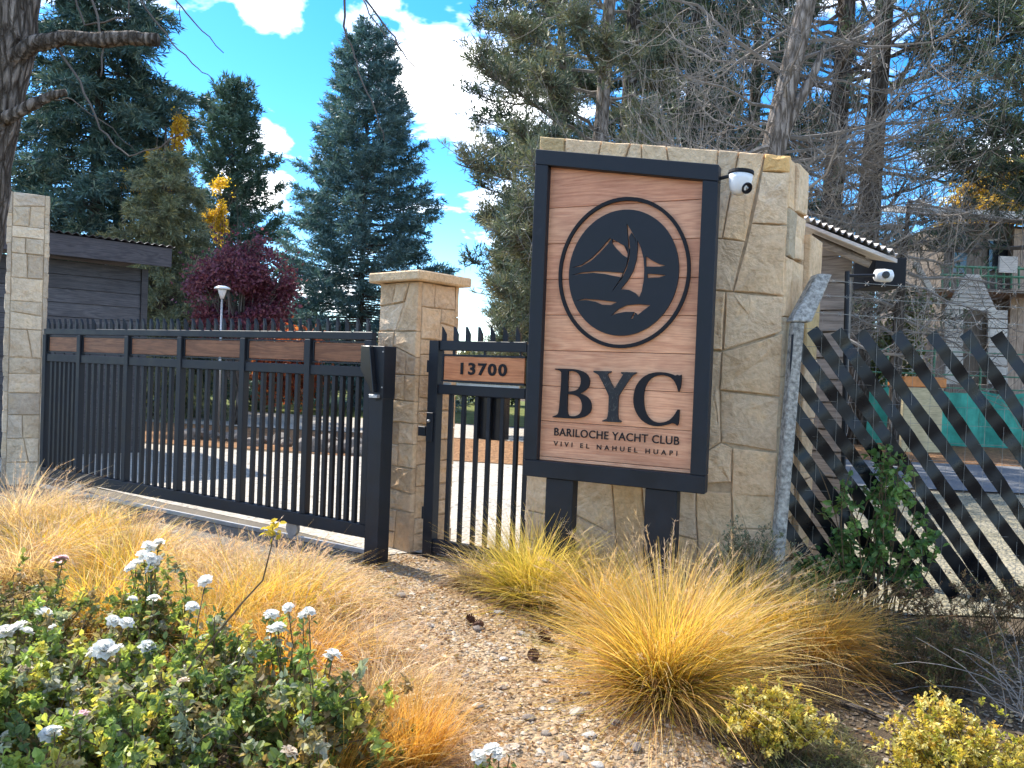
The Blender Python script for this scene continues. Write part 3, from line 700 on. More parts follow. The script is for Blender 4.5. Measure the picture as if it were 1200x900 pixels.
B_out = [(132, 105), (250, 107), (320, 118), (365, 145), (386, 188), (380, 235), (352, 266), (312, 286), (345, 298), (382, 326), (399, 375), (391, 420), (360, 450), (310, 466), (250, 469), (115, 459), (117, 451), (148, 441), (160, 420), (170, 300), (178, 200), (178, 132), (164, 117), (133, 112)]
B_h1 = [(230, 126), (262, 123), (298, 136), (318, 165), (322, 205), (308, 245), (280, 267), (225, 272)]
B_h2 = [(224, 291), (280, 297), (315, 320), (330, 365), (327, 410), (307, 440), (270, 452), (234, 449), (221, 430)]
Y_out = [(412, 121), (540, 124), (540, 132), (515, 142), (513, 155), (562, 255), (617, 165), (627, 150), (612, 139), (612, 130), (725, 132), (724, 141), (690, 157), (602, 290), (593, 310), (588, 440), (592, 474), (613, 486), (612, 496), (475, 489), (476, 481), (508, 470), (518, 440), (524, 310), (518, 288), (455, 160), (440, 145), (413, 131)]
C_out = [(1032, 277), (1024, 262), (1012, 220), (984, 177), (940, 156), (890, 152), (842, 166), (802, 205), (780, 260), (775, 320), (780, 390), (800, 448), (835, 484), (880, 500), (930, 494), (970, 474), (1000, 440), (1022, 402), (1036, 404), (1031, 500), (1020, 520), (1003, 506), (985, 499), (950, 513), (890, 525), (830, 520), (770, 490), (725, 435), (702, 370), (700, 310), (715, 240), (750, 185), (800, 148), (855, 132), (920, 131), (970, 142), (1005, 156), (1020, 150), (1034, 156), (1051, 150), (1048, 230)]
for nm, lps, mt in (('letter_b', [B_out, B_h1, B_h2], 'blackmatt'), ('letter_y', [Y_out], 'worn'), ('letter_c', [C_out], 'blackmatt')):
    ls = []
    for lp_ in lps:
        q = [tz(*p) for p in lp_]; q2 = []
        for i in range(len(q)):                      # rounds the bowls, keeps the serif corners
            a, b, c_ = Vector(q[i - 1]), Vector(q[i]), Vector(q[(i + 1) % len(q)])
            ang = (b - a).angle(c_ - b) if (b - a).length and (c_ - b).length else 0
            if ang < .75: q2 += [tuple(b.lerp(a, .25)), tuple(b.lerp(c_, .25))]
            else: q2.append(tuple(b))
        ls.append(q2)
    link('letter', fill_mesh('letter', ls, .018, PY - .0005), mt, sign)
b1l, b1r = tz(122, 590), tz(1030, 663)
h1 = tz(122, 533)[1] - tz(122, 590)[1]
link('club_name', text_mesh('club_name', 'BARILOCHE YACHT CLUB', b1l[0], b1r[0], (b1l[1] + b1r[1]) / 2, h1, .006, PY - .0005, .006, 1.06), 'blackmatt', sign)
b2l, b2r = tz(118, 662), tz(1015, 745)
h2 = tz(118, 628)[1] - tz(118, 662)[1]
link('motto', text_mesh('motto', 'VIVI EL NAHUEL HUAPI', b2l[0], b2r[0], (b2l[1] + b2r[1]) / 2, h2, .005, PY - .0005, .004, 1.75), 'blackmatt', sign)
for px0, px1 in ((641, 675), (757, 797)):
    x0, x1 = sxy(px0, 600)[0], sxy(px1, 600)[0]
    MB().bbox((x0, -.03, -.05), (x1 - .015, .075, SB - .001)).build('sign_post', 'black', sign, .005)
MB().lathe([(.006, 0), (.005, .012)], (SW * .62, Y0, SB + fb * .96), 8, Matrix.Rotation(math.pi / 2, 3, 'X')).build('bolt', 'black', sign)

# dome camera on its arm
cp = at(868, 212, 4.86)
sc = root('security_camera', (cp.x, cp.y, cp.z - .09), 0, 'white dome security camera on black arm beside the sign frame', 'camera')
a_ = at(840, 210, 4.92)
MB().tube([a_, at(852, 207, 4.88), at(860, 205, 4.87)], .012, 8).build('arm', 'black', sc, world=True)
MB().box(a_ + Vector((-.005, 0, -.01)), (.02, .03, .12)).build('wall_plate', 'black', sc, .003, world=True)
tilt = Matrix.Rotation(rad(4), 3, 'Y')
MB().lathe([(.062, .018), (.078, .016), (.08, -.002), (.076, -.006)], (cp.x, cp.y, cp.z + .045), 24, tilt).build('sun_shade', 'blackmatt', sc, smooth=False, world=True)
MB().lathe([(.074, .0), (.072, -.03), (.066, -.065), (.055, -.098), (.036, -.120), (.012, -.128), (.001, -.129)], (cp.x, cp.y, cp.z + .036), 24, tilt).build('housing', 'white', sc, smooth=True, world=True)
ld = Vector((.28, -.86, -.42)).normalized(); lq = ld.to_track_quat('Z', 'Y').to_matrix()
ln_ = MB().lathe([(.036, -.03), (.036, .012), (.033, .016), (.025, .015), (.022, .008), (.002, .007)], Vector((cp.x + .012, cp.y, cp.z - .032)) + ld * .047, 20, lq).build('lens', 'lens', sc, smooth=False, world=True)
MB().lathe([(.010, 0), (.006, .004), (.001, .005)], Vector((cp.x + .012, cp.y, cp.z - .032)) + ld * .056, 12, lq).build('lens_glass', 'grey_steel', ln_, smooth=True, world=True)

# ================================================================== FENCE WITH BLACK STRIPS
FO = Vector((1.885, 5.12, 0)); FE = Vector((5.2, 4.95, 0)); fd = (FE - FO).normalized(); fn = Vector((fd.y, -fd.x, 0)); FL = (FE - FO).length
frz = math.atan2(fd.y, fd.x)
fence = root('wire_fence', FO, frz, 'wire mesh fence woven with slanting black plastic strips on a cranked concrete post', 'fence')
finv = wmat(fence).inverted()
def fxy(px, py):
    p = finv @ on_plane(px, py, FO, fn); return (p.x, p.z)
pb, pt_ = at(911, 650, 5.02), at(934, 378, 5.04)
pb = pb + (pb - pt_) * .28
axd = (pt_ - pb).normalized(); pr = Vector((1, 0, 0)); pk = Vector((0, 1, 0))
def slab(a, b, wx, wy, wx2=None):
    wx2 = wx2 or wx
    vs = [a + pr * i * wx / 2 + pk * j * wy / 2 for i, j in ((-1, -1), (1, -1), (1, 1), (-1, 1))] + [b + pr * i * wx2 / 2 + pk * j * wy / 2 for i, j in ((-1, -1), (1, -1), (1, 1), (-1, 1))]
    return MB().add(vs, [(3, 2, 1, 0), (4, 5, 6, 7), (0, 1, 5, 4), (1, 2, 6, 5), (2, 3, 7, 6), (3, 0, 4, 7)])
slab(pb, pt_, .07, .09).build('concrete_post', 'concrete', fence, .008, world=True)
at_ = at(963, 322, 5.22)
slab(pt_ + Vector((.01, 0, .002)), at_, .13, .12, .10).build('cranked_arm', 'concrete', fence, .01, world=True)
MB().tube([at(929, 392, 5.0), at(915, 640, 5.0)], .008, 6).build('tie_rod', 'black', fence, world=True)
for px in (1010,):
    pass
MB().tube([at(993, 318, 5.6), at(986, 640, 5.6)], .018, 8).build('steel_upright', 'black', fence, world=True)
MB().tube([at(1230, 300, 5.3), at(1222, 720, 5.3)], .02, 8).build('steel_upright', 'black', fence, world=True)
# strips, each a ribbon weaving through the mesh
ang_dx = .76
rs = random.Random(4)
starts = [(951.8, 386), (980, 388), (1008, 389), (1050, 390), (1091, 391), (1131, 390), (1167, 392), (1207, 393), (1247, 395),
          (933, 403), (931, 439), (927, 473), (921.6, 507), (921, 543), (919, 577), (917, 612)]
for (px, py) in starts:
    x0, z0 = fxy(px, py); zend = max(.2, z0 - (FL - x0) / ang_dx)
    L = (z0 - zend); n = max(6, int(L / .02)); vs = []; fs = []; hw = .041
    ph = rs.uniform(0, 6); drift = rs.uniform(-.03, .03)
    for i in range(n + 1):
        tt = i / n; z = z0 - L * tt; x = x0 + L * tt * (ang_dx + drift); y = .0030 * math.sin(i * 1.0 + ph) + rs.uniform(-.0003, .0003)
        tw = .3 * math.sin(i * .35 + ph * 2)
        ax = Vector((.80, 0, .60))                       # across the ribbon
        c0 = Vector((x, y, z))
        vs += [c0 + ax * hw + Vector((0, tw * .02, 0)), c0 - ax * hw - Vector((0, tw * .02, 0))]
    m_ = len(vs); vs += [v + Vector((0, .0018, 0)) for v in vs]
    for i in range(n):
        a, b, c_, d_ = 2 * i, 2 * i + 1, 2 * i + 3, 2 * i + 2
        fs += [(a, b, c_, d_), (m_ + d_, m_ + c_, m_ + b, m_ + a)]
    MB().add(vs, fs).build('plastic_strip', 'strip', fence, smooth=True)
def np_tubes(PL, RR, k=3):
    """PL (m,n,3) polylines, RR (m,n) radii -> vertices, quads"""
    m, n, _ = PL.shape
    T = np.gradient(PL, axis=1); T /= np.linalg.norm(T, axis=2, keepdims=True) + 1e-9
    ref = np.tile(np.array([0.31, 0.17, 0.93]), (m, n, 1)); par = np.abs((T * ref).sum(2)) > .95; ref[par] = [1, 0, 0]
    A = np.cross(T, ref); A /= np.linalg.norm(A, axis=2, keepdims=True) + 1e-9; B = np.cross(T, A)
    an = np.arange(k) * 2 * np.pi / k
    V = PL[:, :, None] + RR[:, :, None, None] * (A[:, :, None] * np.cos(an)[None, None, :, None] + B[:, :, None] * np.sin(an)[None, None, :, None])
    idx = np.arange(m * n * k).reshape(m, n, k)
    a = idx[:, :-1]; b = idx[:, 1:]
    F = np.stack([a, np.roll(a, -1, 2), np.roll(b, -1, 2), b], -1).reshape(-1, 4)
    return V.reshape(-1, 3), F
def join(parts):
    V = []; F = []; n = 0
    for v, f in parts: V.append(v); F.append(f + n); n += len(v)
    return np.concatenate(V), np.concatenate(F)
# mesh wires
zs_ = np.arange(.15, 2.02, .12); xs_ = np.arange(.04, FL, .12)
pl = [np.array([[0.02, .004, z], [FL / 2, .004, z - .01], [FL, .004, z]]) for z in zs_] + [np.array([[x, -.004, .1], [x, -.004, 1.], [x, -.004, 2.03]]) for x in xs_]
PLa = np.array(pl); V, F = np_tubes(PLa, np.full(PLa.shape[:2], .0012), 4)
o = link('wire_mesh', np_mesh('wire_mesh', V, F), 'wire', fence); o['kind'] = 'stuff'
ax0 = [at(943, 365, 5.08), at(951, 345, 5.14), at(958, 328, 5.2)]
for k, a in enumerate(ax0):
    b = Vector((5.4, a.y + .05, a.z + .04)); pts = []
    for i in range(13):
        p = a.lerp(b, i / 12); p.z -= .05 * math.sin(math.pi * i / 12); pts.append(p)
    w = MB().tube(pts, .0022, 4)
    for i in range(1, 30):
        p = a.lerp(b, i / 30); p.z -= .05 * math.sin(math.pi * i / 30)
        w.tube([p + Vector((-.012, 0, -.014)), p + Vector((.012, 0, .014))], .0016, 3); w.tube([p + Vector((-.012, .004, .014)), p + Vector((.012, -.004, -.014))], .0016, 3)
    w.build('barbed_wire', 'wire', fence, world=True)

# ================================================================== HUTS, LAMP, HOUSE
# dark boarded hut behind the long gate
hz0, hY = 0.0, 12.0
hr = at(163, 400, 12.5); hl = hr - Vector((.77, .64, 0)) * 2.6
hut = root('dark_hut', (hl.x, hl.y, 0), math.atan2(hr.y - hl.y, hr.x - hl.x), 'small dark boarded hut with overhanging flat roof behind the long gate', 'hut')
HW = (Vector((hr.x, hr.y)) - Vector((hl.x, hl.y))).length
ht = 3.02; k = 0; z = 0.0
MB().bbox((.02, .03, 0), (HW - .02, 2.2, ht - .01)).build('inner_wall', 'darkwood', hut, color=(.5, .5, .5))
while z < ht - .02:
    h = min(.215, ht - z)
    MB().prism([(0, -.012, z), (0, .028, z), (0, .028, z + h - .004), (0, .004, z + h - .004)], (HW, 0, 0)).build('board', 'darkwood', hut, .003, color=(R0.uniform(.8, 1.15),) * 3); z += h
MB().bbox((HW + .002, -.05, 0), (HW + .10, .07, ht - .02)).build('corner_post', 'darkwood', hut, .004, color=(.7, .7, .7))
# roof slopes slightly down to the right
rz_l, rz_r = 3.36, 3.33
MB().add([(-.3, -.45, rz_l - .33), (HW + .34, -.45, rz_r - .30), (HW + .34, -.42, rz_r - .30), (-.3, -.42, rz_l - .33), (-.3, -.45, rz_l), (HW + .34, -.45, rz_r), (HW + .34, -.42, rz_r), (-.3, -.42, rz_l)],
         [(3, 2, 1, 0), (4, 5, 6, 7), (0, 1, 5, 4), (1, 2, 6, 5), (2, 3, 7, 6), (3, 0, 4, 7)]).build('fascia_board', 'darkwood', hut, .004, color=(.85, .8, .82))
MB().add([(-.3, -.418, rz_l - .06), (HW + .33, -.418, rz_r - .06), (HW + .33, 2.5, rz_r - .06), (-.3, 2.5, rz_l - .06), (-.3, -.418, rz_l - .001), (HW + .33, -.418, rz_r - .001), (HW + .33, 2.5, rz_r - .001), (-.3, 2.5, rz_l - .001)],
         [(3, 2, 1, 0), (4, 5, 6, 7), (0, 1, 5, 4), (1, 2, 6, 5), (2, 3, 7, 6), (3, 0, 4, 7)]).build('roof_deck', 'darkwood', hut)
def corrugated(name, p0, p1, back, amp, n, mat, parent, world=False, th=.004):
    """sheet from p0 to p1 (front edge), running along 'back'; waves across the front edge"""
    p0, p1, back = Vector(p0), Vector(p1), Vector(back); vs = []; fs = []
    for i in range(n + 1):
        p = p0.lerp(p1, i / n) + Vector((0, 0, amp * (1 if i % 4 in (1,) else (-1 if i % 4 == 3 else 0))))
        vs += [p, p + back, p - Vector((0, 0, th)), p + back - Vector((0, 0, th))]
    for i in range(n):
        a, b = 4 * i, 4 * i + 4; fs += [(a, b, b + 1, a + 1), (a + 2, a + 3, b + 3, b + 2), (a, a + 2, b + 2, b), (a + 1, b + 1, b + 3, a + 3)]
    return MB().add(vs, fs).build(name, mat, parent, world=world)
corrugated('roof_sheet', (-.33, -.5, rz_l + .03), (HW + .38, -.5, rz_r + .03), (0, 3.1, 0), .018, 120, 'darktin', hut)

# grey boarded hut behind the stone wall
kl, kr = at(938, 400, 6.6), at(994, 400, 6.35)
hut2 = root('grey_hut', (kl.x, kl.y, 0), math.atan2(kr.y - kl.y, kr.x - kl.x), 'grey weathered board hut with tin lean-to roof behind the stone wall', 'hut')
KW = math.hypot(kr.x - kl.x, kr.y - kl.y)
z = 0
MB().bbox((.0, .03, 0), (KW - .02, .12, 2.55)).build('inner_wall', 'greywood', hut2, color=(.6, .6, .6))
while z < 2.72:
    h = R0.uniform(.17, .23); w = KW if z < 2.3 else KW
    n = 7; top = [(KW * i / n, z + h - .006 + R0.uniform(-.012, .006)) for i in range(n + 1)]; bot = [(KW * i / n, z) for i in range(n + 1)]
    MB().prism([(x, -.015, zz_) for x, zz_ in bot] + [(x, -.003, zz_) for x, zz_ in top[::-1]], (0, .032, 0)).build('board', 'greywood', hut2, .002, color=(R0.uniform(.85, 1.12),) * 3); z += h
w2 = lambda p: wmat(hut2).inverted() @ p
r0_, r1_ = at(938, 252, 6.1), at(1052, 297, 5.75)
bk = Vector((.35, 1.9, .35))
corrugated('roof_sheet', r0_, r1_, bk, .02, 60, 'rooftin', hut2, world=True)
dn = Vector((0, 0, -.035))
MB().add([r0_ + dn * 1.2, r1_ + dn * 1.2, r1_ + dn * 1.2 + bk, r0_ + dn * 1.2 + bk, r0_ + dn * 2, r1_ + dn * 2, r1_ + dn * 2 + bk, r0_ + dn * 2 + bk], [(0, 1, 2, 3), (7, 6, 5, 4), (0, 4, 5, 1), (1, 5, 6, 2), (2, 6, 7, 3), (3, 7, 4, 0)]).build('roof_lining', 'paleboard', hut2, world=True)
MB().tube([at(950, 280, 6.2), at(1020, 310, 6.0)], .03, 6).build('rafter', 'greywood', hut2, world=True)
MB().box(at(1030, 322, 6.6), (.26, .4, .24)).build('opening_shade', 'blackmatt', hut2, .004, world=True)  # solid black box: shade of the opening under the roof, put in as colour
MB().tube([at(950, 278, 6.3), at(1012, 305, 6.15)], .035, 6).build('rafter', 'greywood', hut2, world=True)
c2 = at(1036, 323, 5.7)
sc2 = root('security_camera', c2 + Vector((0, 0, -.05)), 0, 'small white camera under the tin roof of the grey hut', 'camera')
MB().lathe([(.03, -.07), (.045, -.06), (.05, .0), (.045, .05), (.02, .065)], c2, 12, Matrix.Rotation(math.pi / 2, 3, 'Y')).build('housing', 'white', sc2, smooth=True, world=True)
MB().tube([c2 + Vector((-.06, 0, 0)), c2 + Vector((-.27, .05, -.005))], .012, 6).build('arm', 'black', sc2, world=True)
MB().lathe([(.028, 0), (.026, .01), (.002, .012)], c2 + Vector((-.01, -.048, 0)), 12, Matrix.Rotation(math.pi / 2, 3, 'X')).build('lens', 'lens', sc2, world=True)

# garden lamp
lb = at(258, 420, 16.5); lb.z = 0
lam = root('garden_lamp', lb, 0, 'slim garden lamp with white dish head in front of the purple tree', 'lamp')
lz = at(259, 338, 16.5).z
MB().tube([(0, 0, 0), (0, 0, lz - .2)], [.035, .022], 10).build('pole', 'grey_steel', lam, smooth=True)
MB().lathe([(.035, -.22), (.085, -.055), (.09, -.028), (.02, -.02)], (0, 0, lz), 16).build('glass_cone', 'white', lam, smooth=True)
MB().lathe([(.02, -.02), (.17, -.014), (.16, .014), (.09, .05), (.01, .06)], (0, 0, lz), 20).build('dish', 'white', lam, smooth=True)

# timber house beyond the side road
HY = 27.0
hb = at(1165, 440, HY); hb.z = 0
house = root('timber_house', hb, 0, 'two storey brown timber house with pale shingled porch behind the fence', 'house')
def hbx(x0, y0, x1, y1, Ya, Yb):
    a, b = at(x0, y0, Ya), at(x1, y1, Ya); return MB().bbox((a.x, Ya, min(a.z, b.z)), (b.x, Yb, max(a.z, b.z)))
W_ = dict(parent=house, world=True)
for i in range(9):
    x0 = 1108 + i * 9.0
    a, b = at(x0, 262, HY + 1), at(x0 + 8.6, 262, HY + 1)
    MB().bbox((a.x, HY + 1, 0), (b.x, HY + 1.06, a.z)).build('wall_board', 'bwood', color=(R0.uniform(.8, 1.2),) * 3, **W_)
a, b = at(1108, 262, HY + 1.07), at(1330, 262, HY + 1.07)
MB().bbox((a.x, HY + 1.07, 0), (b.x, HY + 6, a.z)).build('wall', 'bwood', color=(.9, .9, .9), **W_)
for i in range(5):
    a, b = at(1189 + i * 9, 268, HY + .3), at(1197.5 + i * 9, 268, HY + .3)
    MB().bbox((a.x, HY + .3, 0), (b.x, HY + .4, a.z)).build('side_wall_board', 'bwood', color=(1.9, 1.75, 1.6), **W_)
a, b = at(1120, 243, HY - .6), at(1340, 262, HY - .6)
MB().add([a, b, b + Vector((0, .2, -.22)), a + Vector((0, .2, -.22)), a + Vector((0, 8, 1.8)), b + Vector((0, 8, 1.8)), b + Vector((0, 8, 1.6)), a + Vector((0, 8, 1.6))], [(0, 1, 2, 3), (7, 6, 5, 4), (0, 4, 5, 1), (1, 5, 6, 2), (2, 6, 7, 3), (3, 7, 4, 0)]).build('roof', 'rooftin', color=(1, 1, 1), **W_)
MB().bbox((a.x, a.y - .03, a.z - .32), (b.x, a.y, a.z - .06)).build('fascia', 'paleboard', **W_)
wdo = hbx(1160, 282, 1180, 318, HY + .9, HY + .99).build('window', 'glass', **W_); hbx(1158, 280, 1182, 283, HY + .86, HY + .95).build('lintel', 'paleboard', wdo, world=True)
hbx(1118, 290, 1132, 320, HY + .9, HY + .99).build('window', 'glass', **W_)
hbx(1100, 338, 1260, 343, HY - 1.4, HY + .98).build('balcony_floor', 'bwood', **W_)
for x in range(1104, 1210, 9):
    a = at(x, 338, HY - 1.35); b = at(x, 312, HY - 1.35); MB().tube([a, b], .035, 5).build('baluster', 'greenpaint', **W_)
for y in (312, 322): MB().tube([at(1102, y, HY - 1.35), at(1230, y + 4, HY - 1.35)], .045, 5).build('handrail', 'greenpaint', **W_)
hbx(1172, 300, 1192, 320, HY - 1.5, HY - 1.42).build('balcony_panel', 'paleboard', **W_)
# porch gable of pale shingles
gy = HY - 3.5
gl, gr_, gz = at(1108, 362, gy), at(1168, 362, gy), at(1139, 321, gy)
nrow = 9
for i in range(nrow):
    z0 = gl.z + (gz.z - gl.z) * i / nrow; z1 = gl.z + (gz.z - gl.z) * (i + 1) / nrow; t0, t1 = i / nrow, (i + 1) / nrow
    c_ = (gl.x + gr_.x) / 2; hw0 = (gr_.x - gl.x) / 2 * (1 - t0 * .75); hw1 = (gr_.x - gl.x) / 2 * (1 - t1 * .75)
    MB().prism([(c_ - hw0, gy - .03, z0), (c_ + hw0, gy - .03, z0), (c_ + hw1, gy, z1 - .01), (c_ - hw1, gy, z1 - .01)], (0, .06, 0)).build('gable_board', 'paleboard', color=(R0.uniform(.85, 1.1),) * 3, **W_)
for x0, x1 in ((1108, 1128), (1158, 1180)):
    for i in range(8):
        a, b = at(x0, 363 + i * 11, gy), at(x1, 373.5 + i * 11, gy)
        MB().bbox((a.x, gy - .02, b.z), (b.x, gy + .06, a.z)).build('porch_board', 'paleboard', color=(R0.uniform(.85, 1.1),) * 3, **W_)
hbx(1129, 368, 1157, 450, gy + .2, gy + .26).build('door', 'bwood', color=(.6, .55, .5), **W_)
a, b = at(1072, 300, gy - .2), at(1102, 350, gy - .2)
MB().prism([a, b, b + Vector((0, 0, -.3)), a + Vector((0, 0, -.3))], (0, .12, 0)).build('barge_board', 'paleboard', color=(1, 1, 1), **W_)
hbx(1070, 352, 1080, 450, gy - .1, gy).build('porch_post', 'paleboard', color=(1, 1, 1), **W_)
hbx(1068, 350, 1112, 355, gy - .15, gy + .1).build('porch_beam', 'bwood', **W_)
# green pipe frame and net in front of the house
net = root('net_fence', at(1090, 470, 20) * 1, 0, 'green shade net hung on a wire frame along the side road', 'fence')
net.matrix_basis = Matrix.Translation(Vector((at(1090, 470, 20).x, 20, 0)))
nx0, nx1 = at(985, 450, 20).x, at(1260, 450, 20).x
nn = 60; vs = []; fs = []
for i in range(nn + 1):
    x = nx0 + (nx1 - nx0) * i / nn; zt_ = 1.52 - .09 * abs(math.sin(i * math.pi / 12)) + R0.uniform(-.01, .01)
    for j in range(5):
        vs.append((x, 20 + .07 * math.sin(i * .7 + j * .5) * (1 - j / 5), .05 + (zt_ - .05) * j / 4))
m_ = len(vs); vs += [(x, y + .004, z) for x, y, z in vs]
for i in range(nn):
    for j in range(4):
        a = i * 5 + j; fs += [(a, a + 5, a + 6, a + 1), (m_ + a + 1, m_ + a + 6, m_ + a + 5, m_ + a)]
MB().add(vs, fs).build('net', 'net', net, world=True)
for i in range(6):
    x = nx0 + (nx1 - nx0) * i / 5; MB().tube([(x, 20.06, 0), (x, 20.06, 2.6)], .03, 6).build('frame_post', 'greenpaint', net, world=True)
for z_ in (1.56, 1.9, 2.5): MB().tube([(nx0, 20.06, z_), (nx1, 20.06, z_)], .02, 5).build('frame_rail', 'greenpaint', net, world=True)
for i in range(8):
    x = nx0 + (nx1 - nx0) * i / 8; MB().tube([(x, 20.1, 1.4), (x + 1.1, 20.1, 2.5)], .014, 4).build('brace', 'wire', net, world=True)
cbx = at(1075, 432, 18.5)
crate = root('yellow_crate', Vector((cbx.x, 18.5, 0)), .1, 'orange and pale box standing beyond the black strip fence', 'crate')
MB().bbox((-.5, -.3, 0), (.5, .3, 1.55)).build('box', 'paleboard', crate, .02, color=(1, .9, .6)); MB().bbox((-.54, -.34, 1.552), (.54, .34, 1.80)).build('lid', 'orange', crate, .02)

# ================================================================== TREES
rg = np.random.default_rng(3)
def unit(a): return a / (np.linalg.norm(a, axis=-1, keepdims=True) + 1e-9)
def blades(P, D, L, W, rng):
    n = len(P); D = unit(D); r = rng.normal(size=(n, 3)); S = unit(np.cross(D, r)) * W[:, None]
    mid = P + D * (L * .45)[:, None]
    V = np.stack([P, mid + S, P + D * L[:, None], mid - S], 1).reshape(-1, 3)
    return V, np.arange(4 * n, dtype=np.int32).reshape(-1, 4)
def pick(cols, n, rng, var=.25, w=None):
    c = np.array(cols, np.float32)[rng.choice(len(cols), n, p=w)]
    return c * (1 + rng.uniform(-var, var, (n, 1)))
def clumpy(P, scale, seed):
    """smooth pseudo noise 0..1 over space"""
    r = np.random.default_rng(seed); s = np.zeros(len(P))
    for _ in range(5):
        k = r.normal(size=3) * scale; s += np.sin(P @ k + r.uniform(0, 6))
    return np.clip(.5 + s / 4.5, 0, 1)
def trunk_mesh(pts, radii, k=12, wobble=.06, seed=0):
    mb = MB(); rr = random.Random(seed); P2 = []; R2 = []
    for i in range(len(pts) - 1):
        for j in range(4):
            p = Vector(pts[i]).lerp(Vector(pts[i + 1]), j / 4); r = radii[i] + (radii[i + 1] - radii[i]) * j / 4
            P2.append(p + Vector((rr.uniform(-1, 1), rr.uniform(-1, 1), 0)) * r * wobble); R2.append(r * rr.uniform(1 - wobble, 1 + wobble))
    P2.append(Vector(pts[-1])); R2.append(radii[-1])
    return mb.tube(P2, R2, k)
def finish_tree(r, trunk, wood, crown, tint, bark, leafmat, twigmat='twig'):
    trunk.build('trunk', bark, r, smooth=True)
    if wood is not None: link('limbs', np_mesh('limbs', *wood), twigmat, r)
    if crown is not None: link('crown', np_mesh('crown', *crown, tint), leafmat, r)
def conifer(name, base, H, R, label, cat='tree', t0=.06, nbr=230, twigs=34, nbl=7, bl=.22, bw=.02, up=.25, droop=.35, rise=.28, cols=((.04, .08, .07),), seed=0, shape=.85, gap=0.0, lean=(0, 0), trunk_r=.16, bark='bark', irregular=.15, flat=.35, group=None):
    rng = np.random.default_rng(seed); r = root(name, base, 0, label, cat, group)
    t = np.sort(t0 + (1 - t0) * (np.arange(nbr) + rng.uniform(0, 1, nbr)) / nbr * .985)
    az = np.arange(nbr) * 2.399 + rng.uniform(-.4, .4, nbr)
    l = R * np.power(np.clip(1 - t, 0, 1) / (1 - t0), shape) * (1 + rng.uniform(-irregular, irregular, nbr)) + .08
    if gap: l *= np.where(rng.uniform(size=nbr) < gap, rng.uniform(.3, .6, nbr), 1)
    out_ = np.stack([np.cos(az), np.sin(az), np.zeros(nbr)], 1)
    e = up * (t * 2.2 - .55)
    s = np.linspace(0, 1, 7)
    z = (np.tan(e)[:, None] * s - droop * s ** 2 + rise * s ** 3) * l[:, None]
    ctr = np.stack([lean[0] * t * H, lean[1] * t * H, t * H], 1)
    BP = ctr[:, None] + out_[:, None] * (s[None, :, None] * l[:, None, None]); BP[:, :, 2] += z
    wr = (.012 + .018 * l / R)[:, None] * (1.05 - s)[None] * (H / 10)
    V, F = np_tubes(BP, np.maximum(wr, .006), 3)
    nt = nbr * twigs; bi = np.repeat(np.arange(nbr), twigs)
    # more twigs on longer branches
    bi = rng.choice(nbr, nt, p=(l + .15) / (l + .15).sum()); ss = .12 + .88 * np.sqrt(rng.uniform(0, 1, nt))
    f = ss * 6; i0 = np.clip(f.astype(int), 0, 5); fr = (f - i0)[:, None]
    TP = BP[bi, i0] * (1 - fr) + BP[bi, i0 + 1] * fr; TT = unit(BP[bi, i0 + 1] - BP[bi, i0])
    side = unit(np.cross(TT, [0, 0, 1.0])) * rng.choice([-1, 1], nt)[:, None]
    TD = unit(TT * rng.uniform(.4, 1.0, nt)[:, None] + side * rng.uniform(.2, 1, nt)[:, None] + np.stack([np.zeros(nt), np.zeros(nt), rng.uniform(-flat, flat * .8, nt)], 1))
    tl = (.10 * R + .22 * l[bi] * (1.15 - ss)) * rng.uniform(.6, 1.2, nt)
    k = np.repeat(np.arange(nt), nbl); u = rng.uniform(.05, 1.0, nt * nbl)
    P = TP[k] + TD[k] * (tl[k] * u)[:, None]; P[:, 2] -= .12 * tl[k] * u ** 2
    D = TD[k] * .9 + rng.normal(size=(len(k), 3)) * .55
    L = bl * rng.uniform(.6, 1.25, len(k)); W = bw * rng.uniform(.7, 1.3, len(k))
    cv, cf = blades(P, D, L, W, rng)
    tint = pick(cols, nt, rng, .2)[k] * rng.uniform(.8, 1.2, (len(k), 1))
    tint = np.repeat(tint, 4, 0)
    tr = trunk_mesh([(lean[0] * H * q, lean[1] * H * q, H * q) for q in (0, .25, .5, .75, 1)], [trunk_r * (1 - q * .97) for q in (0, .25, .5, .75, 1)], 10, .04, seed)
    finish_tree(r, tr, (V, F), (cv, cf), tint, bark, 'needle'); return r
def base_at(px, Y, py=430): p = at(px, py, Y); return Vector((p.x, Y, 0))
def top_z(px, py, Y): return at(px, py, Y).z

